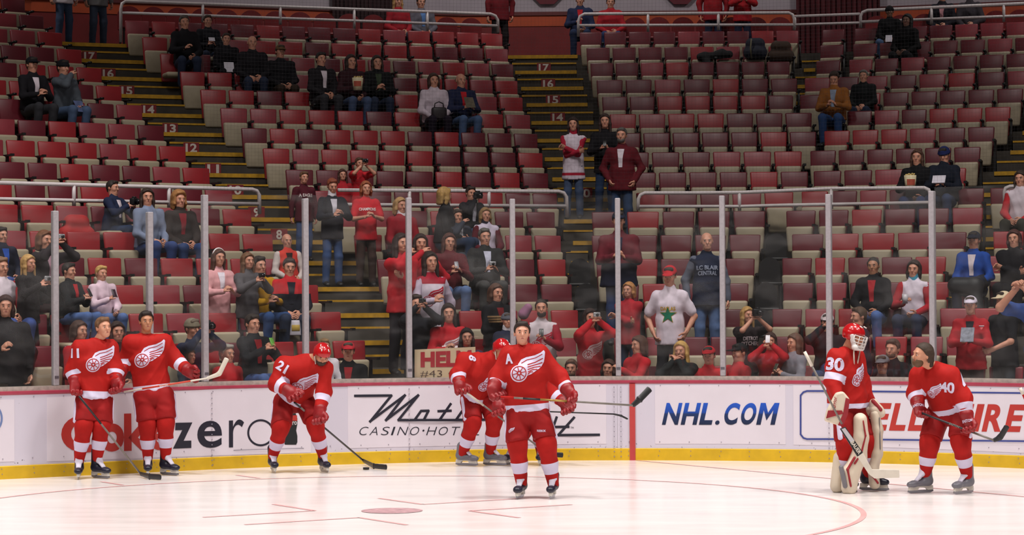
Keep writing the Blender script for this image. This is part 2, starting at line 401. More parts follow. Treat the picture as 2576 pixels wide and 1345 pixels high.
for ch, wd in zip('CASINO\u00b7HOTEL', (26, 27, 24, 14, 28, 28, 12, 27, 28, 27, 26, 24)):
    if ch == '\u00b7': board_text('.', [(xs+4, 1085), (xs+9, 1085), (xs+10, 1080), (xs+5, 1080)], INK, p, .03)
    else:
        g = 6 if ch != 'I' else 9
        board_text(ch, [(xs, 1094), (xs+wd-g, 1094), (xs+wd-g+7, 1073), (xs+7, 1073)], INK, p, -.012)
    xs += wd+1.7
board_text('TM', [(1435, 1078), (1443, 1078), (1443, 1073), (1435, 1073)], INK, p, .0)
# league panel
p = panel(1648, 968, 1976, 1116, 'white panel with slanted blue web address in capitals, right of the red stripe', 967, 1117)
def blue_mat():
    m = bpy.data.materials.new('blue_gradient_ink'); m.use_nodes = True; nt = m.node_tree; b = nt.nodes['Principled BSDF']
    g = nt.nodes.new('ShaderNodeTexCoord'); s = nt.nodes.new('ShaderNodeSeparateXYZ'); nt.links.new(g.outputs['Object'], s.inputs[0])
    r = nt.nodes.new('ShaderNodeMapRange'); z0 = bfind(1810, 1068)[1]; z1 = bfind(1810, 1012)[1]; r.inputs['From Min'].default_value = z0; r.inputs['From Max'].default_value = z1
    k = nt.nodes.new('ShaderNodeValToRGB'); e = k.color_ramp.elements; e[0].position = 0; e[0].color = (*lin('#12213f'), 1); e[1].position = 1; e[1].color = (*lin('#1d55c0'), 1)
    x = e.new(.48); x.color = (*lin('#163061'), 1); x = e.new(.56); x.color = (*lin('#10439e'), 1)
    nt.links.new(s.outputs['Z'], r.inputs['Value']); nt.links.new(r.outputs['Result'], k.inputs['Fac']); nt.links.new(k.outputs['Color'], b.inputs['Base Color']); b.inputs['Roughness'].default_value = .4
    return m
bm_ = blue_mat()
xs = [(1665, 1705), (1712, 1752), (1758, 1790), (1798, 1809), (1817, 1852), (1859, 1896), (1902, 1949)]
for ch, (a, b) in zip('NHL.COM', xs):
    if ch == '.': board_text('.', [(a, 1068), (b, 1068), (b+2, 1057), (a+2, 1057)], bm_, p, .03)
    else: board_text(ch, [(a, 1068), (b, 1068), (b+12, 1013), (a+12, 1013)], bm_, p, .035)
# tyre shop panel
p = panel(1996, 968, 2700, 1118, 'white tyre shop advertisement with red slanted capitals in a blue rounded frame', 980, 1145)
def tl(x, y): return (x, y+max(0, x-2100)*.011)      # the panel drops towards its far end
q = MB()
P = [(2700, 983), (2030, 983), (2021, 986), (2014, 994), (2014, 1092), (2021, 1101), (2030, 1104), (2700, 1104)]
P2 = []
for a, b in zip(P, P[1:]):
    n = max(1, int(abs(b[0]-a[0])//60)); P2 += [tl(a[0]+(b[0]-a[0])*i/n, a[1]+(b[1]-a[1])*i/n) for i in range(n)]
P2.append(tl(*P[-1])); ribbon(q, P2[::1], 4.2, -.0045); q.build('frame_line', INKB, p)
xs = 2146
for ch, wd in zip('BELLE TIRE', (44, 46, 47, 46, 44, 26, 44, 26, 56, 48)):
    if ch != ' ':
        a, b = xs, xs+wd-8
        board_text(ch, [tl(a, 1081), tl(b, 1081), tl(b+16, 1012), tl(a+16, 1012)], INKR, p, .035)
    xs += wd
# oval at the picture's edge
q = MB()
for i in range(40):
    a, b = [2*PI*(i+j)/40 for j in (0, 1)]
    quad_on_board(q, [(-28+35*math.cos(a), 1052+40*math.sin(a)), (-28+35*math.cos(b), 1052+40*math.sin(b)), (-28+30*math.cos(b), 1052+35*math.sin(b)), (-28+30*math.cos(a), 1052+35*math.sin(a))], -.006)
p = panel(-140, 1008, 36, 1165, 'white panel with a blue oval ring at the end of the side boards', 1004, 1160)
q.build('oval_ring', mat('oval_blue', '#6d7fae', .4, 0), p)
# ---------------------------------------------------------------- glass, posts, netting
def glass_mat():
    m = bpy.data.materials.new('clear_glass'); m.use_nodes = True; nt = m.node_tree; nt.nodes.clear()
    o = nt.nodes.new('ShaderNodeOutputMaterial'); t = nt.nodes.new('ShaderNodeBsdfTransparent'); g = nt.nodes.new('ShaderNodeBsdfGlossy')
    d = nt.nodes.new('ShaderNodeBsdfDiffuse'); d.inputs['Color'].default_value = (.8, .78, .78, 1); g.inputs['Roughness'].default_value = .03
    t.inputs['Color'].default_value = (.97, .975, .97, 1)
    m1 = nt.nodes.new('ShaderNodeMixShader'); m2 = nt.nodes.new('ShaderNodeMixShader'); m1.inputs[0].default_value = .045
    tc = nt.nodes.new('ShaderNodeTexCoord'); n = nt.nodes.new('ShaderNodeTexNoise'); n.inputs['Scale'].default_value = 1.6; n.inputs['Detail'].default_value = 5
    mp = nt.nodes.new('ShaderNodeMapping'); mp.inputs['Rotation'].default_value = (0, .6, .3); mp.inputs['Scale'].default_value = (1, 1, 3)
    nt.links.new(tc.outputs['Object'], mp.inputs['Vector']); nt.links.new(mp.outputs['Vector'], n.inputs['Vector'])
    r = nt.nodes.new('ShaderNodeMapRange'); r.inputs['From Min'].default_value = .45; r.inputs['From Max'].default_value = .75; r.inputs['To Min'].default_value = .004; r.inputs['To Max'].default_value = .035  # patchy milky film: scuffs, plus haze painted in for reflections on the panes
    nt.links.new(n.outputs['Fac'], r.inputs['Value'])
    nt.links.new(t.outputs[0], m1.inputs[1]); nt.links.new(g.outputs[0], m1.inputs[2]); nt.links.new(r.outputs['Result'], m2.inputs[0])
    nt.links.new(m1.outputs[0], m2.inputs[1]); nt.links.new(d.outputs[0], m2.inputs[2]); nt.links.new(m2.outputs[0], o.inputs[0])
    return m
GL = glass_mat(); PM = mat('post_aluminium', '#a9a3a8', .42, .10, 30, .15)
posts = [(-110, 532), (140, 530), (378, 533), (517, 490), (770, 499), (1030, 497), (1291, 500), (1556, 498), (1819, 492), (2087, 488), (2347, 480), (2610, 470)]
pn = ['outside the picture by the side boards', 'beside the woman in black by the side boards', 'between the two standing red players', 'beside the girl in pink',
      'above the helmeted bending player', 'beside the hand-lettered sign', 'beside the bareheaded central player', 'beside the woman photographing in red', 'beside the man with the green star shirt',
      'beside the goaltender', 'behind the bearded player', 'at the far end of the curve']
pth = []
for i, (x, yt) in enumerate(posts):
    th = bfind(x, 950, .07)[0]; pth.append(th); zt = bfind(x, yt, .07)[1]
    n = bnormal(th); R = np.stack([np.array([n[1], -n[0], 0]), n, [0, 0, 1]], 1); z0 = BH+.0505
    V, F = rounded((.068, .09, zt-z0), .008, 1); V = V@R.T+bpt(th, .08, (zt+z0)/2)
    q = MB(); q.add(V, F)
    o = q.build('glass_post', PM); tag(o, 'grey aluminium glass post '+pn[i], 'post', 'posts holding the rink glass')
    q = MB(); q.box(bpt(th, .033, z0+.10), (.05, .004, .03), R); q.build('bolt_plate', mat('plate_grey', '#6f6c74', .4, 0, 9, .5), o)
for i in range(len(posts)-1):
    a, b = pth[i], pth[i+1]; zt = min(bfind(posts[i][0], posts[i][1]-9, .07)[1], bfind(posts[i+1][0], posts[i+1][1]-9, .07)[1])
    if i == 2: zt = bfind(posts[2][0], posts[2][1]-6, .07)[1]
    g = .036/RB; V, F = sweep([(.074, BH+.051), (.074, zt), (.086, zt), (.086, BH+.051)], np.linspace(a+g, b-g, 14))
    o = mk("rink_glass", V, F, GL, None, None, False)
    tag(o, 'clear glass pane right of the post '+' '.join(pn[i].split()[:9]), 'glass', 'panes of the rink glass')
tn = []
NET = mat('net_cord', '#1a171c', .9, 0)
q = MB(); za, zb = bfind(1290, 488, .1)[1], bfind(1290, -40, .1)[1]; t0, t1 = pth[3], pth[11]+.1
for t in np.arange(t0, t1, .045/RB): q.tube([bpt(t, .10, za), bpt(t, .10, zb)], 0.0006, 3, cap=False)
for z in np.arange(za, zb, .045): q.tube([bpt(t, .10, z) for t in np.linspace(t0, t1, 46)], 0.0006, 3, cap=False)
o = q.build('safety_net', NET); tag(o, 'fine dark safety net hanging above the rink glass', 'net')
# ---------------------------------------------------------------- stands: steps of concrete
def nrow(s, x, y, n, off):               # nearest upright row plane seen at a picture point
    best = None
    for k in s:
        P = hit(k, n, x, y, off)
        if best is None or P[1] < best[0][1]: best = (P, k)
    return best
CON = mat('dark_concrete', '#3d3730', .85, .25, 5)
q = MB()
for n in range(1, 19):
    A = rowline(n, -.58); B = rowline(n+1, -.53) if n < 18 else rowline(18, 2.4)
    for i in range(4):
        if n == 1 and i == 0: continue
        P = [A[i], A[i+1], B[i+1], B[i]]; zb = FLOOR[n]-.6 if n > 2 else -.02
        q.add([(*p, zb) for p in P]+[(*p, FLOOR[n]) for p in P], [(3, 2, 1, 0), (4, 5, 6, 7), (0, 1, 5, 4), (1, 2, 6, 5), (2, 3, 7, 6), (3, 0, 4, 7)])
tiers = struct(q.build('floor_stands', CON))
tiers['label'] = 'dark stepped concrete floor of the stands'
LR = {18: 63, 17: 110, 16: 157, 15: 206, 14: 256, 13: 306, 12: 358, 11: 412, 10: 467, 9: 527, 8: 584, 7: 632, 6: 686, 5: 742, 4: 800, 3: 857, 2: 918, 1: 978}
MX = {17: (310, 1265, 15), 16: (353, 1279, 14), 15: (398, 1292, 14), 14: (448, 1303, 13), 13: (499, 1316, 12), 12: (549, 1335, 11), 11: (602, 1353, 11), 10: (656, 1366, 10),
      9: (713, 1380, 9), 8: (770, 1402, 9), 7: (827, 1397, 7), 6: (885, 1412, 7), 5: (942, 1424, 6), 4: (1000, 1440, 5), 3: (1070, 1455, 5), 2: (1150, 1450, 4), 1: (1200, 1460, 3)}
RX = {17: (1455, 2011, 9), 16: (1472, 1995, 8), 15: (1482, 1989, 8), 14: (1497, 2008, 7), 13: (1511, 1998, 7), 12: (1530, 2045, 7), 11: (1541, 2056, 7), 10: (1559, 2020, 6),
      9: (1577, 2036, 6), 8: (1596, 1999, 5), 7: (1484, 1929, 5), 6: (1484, 1917, 5), 5: (1496, 1902, 5), 4: (1520, 1887, 4), 3: (1530, 1875, 4), 2: (1540, 1865, 4), 1: (1560, 1860, 3)}
SX = {17: ((2067, 2128, 1), (2148, 2593, 7)), 16: ((2061, 2126, 1), (2144, 2620, 7)), 15: ((2051, 2118, 1), (2134, 2596, 7)), 14: ((2022, 2606, 8),), 13: ((2010, 2578, 8),),
      12: ((2061, 2546, 7),), 11: ((2071, 2506, 6),), 10: ((2036, 2471, 6),), 9: ((2044, 2435, 5),), 8: ((2014, 2385, 5), (2405, 2480, 1), (2488, 2564, 1)), 7: ((1975, 2478, 6), (2529, 2610, 1)),
      6: ((1989, 2437, 5), (2495, 2580, 1)), 5: ((1965, 2385, 5), (2470, 2640, 2)), 4: ((1967, 2393, 5), (2400, 2570, 2)), 3: ((1940, 2535, 7),), 2: ((1935, 2560, 7),), 1: ((1930, 2580, 7),)}
def ytop(s, n, x): P = hit(s, n, x, 300); t = P-CAMP; return proj([P[0], P[1], ZT[n-1]])[1]   # picture height of a row's seat tops
def planx(s, n, x): P = hit(s, n, x, ytop(s, n, x)); return P[:2]
YEL = mat('yellow_nosing', '#b98a12', .6, .2, 12); q = MB(); steps = MB()
def stair(n, pl, sl, pr, s_r, numbered=True):
    rise = FLOOR[n]-FLOOR[n-1] if n > 1 else FLOOR[1]
    def line(off):
        a = pl+secn(sl)*off; b = pr+secn(s_r)*off
        if sl == s_r: return [a, b]
        c = corner(sl, s_r, n, off)
        if (c-a)@sect(sl) <= 0: return [c+sect(s_r)*max(0, (a-c)@sect(s_r)), b]
        if (b-c)@sect(s_r) <= 0: return [a, c-sect(sl)*max(0, (c-b)@sect(sl))]
        return [a, c, b]
    def bar(L, z0, z1, dep):
        L = [np.array(p) for p in L]; F = []; nn = -secn(sl)*dep
        V = []
        for p in L: V += [(*(p+nn), z0), (*(p+nn), z1), (*p, z1), (*p, z0)]
        for i in range(len(L)-1): F += [(i*4+k, i*4+4+k, i*4+4+(k+1) % 4, i*4+(k+1) % 4) for k in range(4)]
        return V, F+[(0, 1, 2, 3), tuple(4*(len(L)-1)+k for k in (3, 2, 1, 0))]
    q.add(*bar(line(-.58), FLOOR[n]-.062, FLOOR[n]+.003, .018))
    if n < 18:
        up = FLOOR[n+1]-FLOOR[n] if n < 18 else .37
        L, L2 = line(-.18), line(.25); z1 = FLOOR[n]+up/2
        if len(L) == len(L2):
            V = [(*p, FLOOR[n]-.01) for p in L]+[(*p, z1) for p in L]+[(*p, FLOOR[n]-.01) for p in L2]+[(*p, z1) for p in L2]; m = len(L)
            F = []
            for i in range(m-1): F += [(i, i+1, m+i+1, m+i), (m+i, m+i+1, 3*m+i+1, 3*m+i), (2*m+i+1, 2*m+i, 3*m+i, 3*m+i+1)]
            steps.add(V, F+[(0, m, 3*m, 2*m), (m-1, 3*m-1, 4*m-1, 2*m-1)])
        q.add(*bar(L, z1-.026, z1+.003, .012))
for n in range(2, 19):
    xl = LR[n]; pl = planx('L', n, xl+4) if n <= 18 else None
    pr = (planx('M', n, MX[n][0]-4) if n <= 17 else planx('M', 17, 300)+secn('M')*TR)+sect('M')*.42
    stair(n, pl, 'L', pr, 'M')
    pl = planx('M', n, MX[n][1]+4) if n <= 17 else planx('M', 17, 1268)+secn('M')*TR
    pr = planx('R', n, RX[n][0]-6) if n <= 17 else planx('R', 17, 1452)+secn('R')*TR
    if n in (12, 11, 10, 9, 8): pr = planx('R', n, RX[n][0]-8)
    if n >= 6: stair(n, pl, 'M', pr, 'R')
    if 14 <= n <= 17: stair(n, planx('R', n, RX[n][1]+3), 'R', planx('S', n, SX[n][0][0]-3), 'S')
    if n <= 13:
        x1 = {13: 2580, 12: 2550, 11: 2510, 10: 2475, 9: 2440, 8: 2480, 7: 2482, 6: 2440, 5: 2390, 4: 2395, 3: 2540, 2: 2565}[n]
        if n >= 5: a = planx('S', n, x1); stair(n, a, 'S', a+sect('S')*(.34 if n < 8 else 1.3), 'S')
steps_o = struct(steps.build('stair_half_steps', CON, tiers)); struct(q.build('step_nosing', YEL, tiers))
NR = mat('number_red', '#7d1d22', .7, .1); NW = mat('number_white', '#cfc2b8', .7, .05)
for s, L in ((('L', 'M'), {17: (225, 140), 16: (272, 183), 15: (319, 228), 14: (374, 273), 13: (428, 320), 12: (481, 368), 11: (536, 420), 10: (592, 473), 9: (645, 527), 8: (702, 590)}),
             (('M', 'R'), {17: (1368, 168), 16: (1379, 210), 15: (1391, 252), 14: (1403, 295), 10: (1470, 485)})):
    for n, (x, y) in L.items():
        P, k = nrow(s, x, y, n, -.19); nn = np.array([*secn(k), 0]); tt = np.array([*sect(k), 0]); h = .075; P[2] = FLOOR[n]+.095
        q = MB(); q.box(P, (.26, .006, .17), np.stack([tt, nn, [0, 0, 1]], 1)); o = struct(q.build('row_number_patch', NR, tiers))
        V, F = text2d(str(n), .03, 4); W = [P-nn*.006+tt*((u-.5)*(.19 if n > 9 else .09))+np.array([0, 0, (v-.5)*.14]) for u, v in V]
        mk('row_number', W, flip_to(W, F, -nn), NW, o, None, False)
# ---------------------------------------------------------------- wall behind the walkway
WO = 2.0
def wz(x, y): return nrow('LMRS', x, y, 18, WO)[0][2]
z1, z2, z3 = wz(1365, 66), wz(1365, 39), wz(1365, 30)
pl = rowline(18, WO)
def wallband(name, za, zb, off, m, parent=None):
    A = rowline(18, WO+off); B = rowline(18, WO+off+.2)
    V = []; F = []
    for a, b in zip(A, B): V += [(*a, za), (*a, zb), (*b, zb), (*b, za)]
    for i in range(4): F += [(i*4+k, i*4+(k+1) % 4, i*4+4+(k+1) % 4, i*4+4+k) for k in range(4)]
    return struct(mk(name, V, flip_to(V, F, np.array([0, 0, 0])) if False else F, m, parent, None, False))
wall = wallband('wall_concourse', FLOOR[18]-.05, z1, 0, mat('deep_red_wall', '#6f1a1c', .6, .12, 3))
wallband('trim_orange', z1, z2, -.01, mat('orange_band', '#a8431f', .6, .08, 3), wall)
wallband('trim_maroon', z2, z3, -.03, mat('maroon_trim', '#5b2526', .6, .1, 3), wall)
wallband('wall_upper', z3, z3+5, -.005, mat('upper_wall_white', '#9d929a', .7, .06, 3), wall)
def on_wall(x, y, off): return nrow('LMRS', x, y, 18, WO+off)
EM = mat('emblem_maroon', '#5c1322', .6, .1)
for x, yb, r in ((1376, 14, 46), (1712, 14, 46)):
    P, k = on_wall(x, yb-r, -.06); nn = np.array([*secn(k), 0]); tt = np.array([*sect(k), 0]); R = r/FPX*P[1]
    ring = [[P+R*(math.cos(a)*tt+math.sin(a)*np.array([0, 0, 1]))+nn*d for a in [PI/8+PI/4*i for i in range(8)]] for d in (0, .05)]
    V = ring[0]+ring[1]; F = [tuple(range(8))]+[(i, (i+1) % 8, 8+(i+1) % 8, 8+i) for i in range(8)]
    tag(mk('wall_emblem', V, F, EM, None, None, False), 'dark maroon octagon plate on the white upper wall, '+('above the central stairs' if x < 1500 else 'above two people in red'), 'sign', 'octagons on the upper wall')
CUR = mat('dark_curtain', '#2a1015', .9, .2, 4); CUR2 = mat('maroon_curtain', '#4a0f18', .9, .2, 4)
for x0, x1, yb, m, lb in ((836, 1002, 68, CUR, 'very dark curtain covering a doorway behind two seated people'), (2003, 2214, 66, CUR2, 'dark maroon curtain over the opening between two rails')):
    V = []; n = 60
    for i in range(n+1):
        x = x0+(x1-x0)*i/n; P, k = on_wall(x, 30, -.12-.04*math.sin(i*1.7)); V += [(P[0], P[1], FLOOR[18]+.03), (P[0], P[1], z3+4)]
    tag(mk('curtain', V, [(2*i, 2*i+2, 2*i+3, 2*i+1) for i in range(n)], m), lb, 'curtain')
# ---------------------------------------------------------------- hand rails
RM = mat('rail_white', '#c9bfc0', .35, .06, 12)
def rail(label, f, top, mid, pst, r):
    # f(x, y) -> point; top: picture path of the upper pipe; mid: lower pipe; pst: (x, y0, y1) posts
    e = MB(); P = [f(x, y) for x, y in top]; e.tube(P, r, 8)
    o = e.build('hand_rail', RM, None, True); tag(o, label, 'hand rail', 'white pipe rails of the stands')
    e = MB(); e.tube([f(x, y) for x, y in mid], r*.9, 8); e.build('lower_pipe', RM, o, True)
    for x, y0, y1 in pst:
        a, b = f(x, y0), f(x, y1); e = MB(); e.tube([a, (a[0], a[1], b[2])], r*.95, 8); e.build('rail_post', RM, o, True)
    return o
fT = lambda s: (lambda x, y: hit(s, 17, x, y, .42))
fS = lambda s: (lambda x, y: nrow(s, x, y, 17, .42)[0])
fL = lambda s: (lambda x, y: nrow(s, x, y, 8, -.66)[0])
rail('long white rail above the middle block with both ends bent down', fT('M'), [(304, 106), (304, 22), (307, 9), (316, 3), (860, 22), (1234, 35), (1246, 40), (1252, 50), (1253, 82)], [(305, 32), (1253, 65)],
     [(510, 10, 56), (705, 17, 62), (891, 23, 78), (1075, 30, 80)], .030)
rail('white rail above the block right of the central stairs', fT('R'), [(1455, 92), (1455, 52), (1459, 41), (1470, 35), (1984, 32), (1994, 37), (1998, 48), (1998, 76)], [(1456, 64), (1998, 62)], [(1630, 34, 80), (1807, 33, 76)], .030)
rail('white rail at the top behind the couple in dark coats', fT('S'), [(2165, 70), (2165, 40), (2170, 31), (2182, 26), (2660, 5)], [(2165, 55), (2660, 36)], [(2343, 19, 62), (2525, 11, 55)], .030)
rail('lower white rail in front of the maroon curtain', fS('RS'), [(1998, 41), (2080, 38), (2163, 35)], [(1998, 62), (2163, 57)], [(2000, 41, 70)], .026)
rail('white rail low in the stands left of the numbered stairs', fL('L'), [(-60, 458), (634, 476), (646, 480), (652, 490), (653, 538)], [(-60, 499), (652, 513)], [(186, 463, 520), (425, 470, 522)], .030)
rail('white rail beside the group of teenagers, ending at the central stairs', fL('M'), [(850, 478), (1405, 481), (1418, 485), (1425, 495), (1427, 545)], [(850, 514), (1426, 518)], [(1030, 480, 520), (1230, 481, 522)], .030)
rail('long white rail curving through the blocks right of the central stairs', fL('RS'), [(1605, 528), (1606, 500), (1611, 490), (1622, 485), (1750, 485), (1860, 484), (1960, 480), (2091, 474), (2325, 472), (2336, 477), (2341, 487), (2342, 530)],
     [(1606, 519), (1860, 519), (1960, 516), (2340, 509)], [(1860, 484, 530), (2091, 475, 525)], .030)
rail('short white rail beside the person in a white and red shirt', fL('S'), [(2527, 528), (2527, 482), (2530, 473), (2540, 469), (2660, 464)], [(2527, 504), (2660, 500)], [], .030)
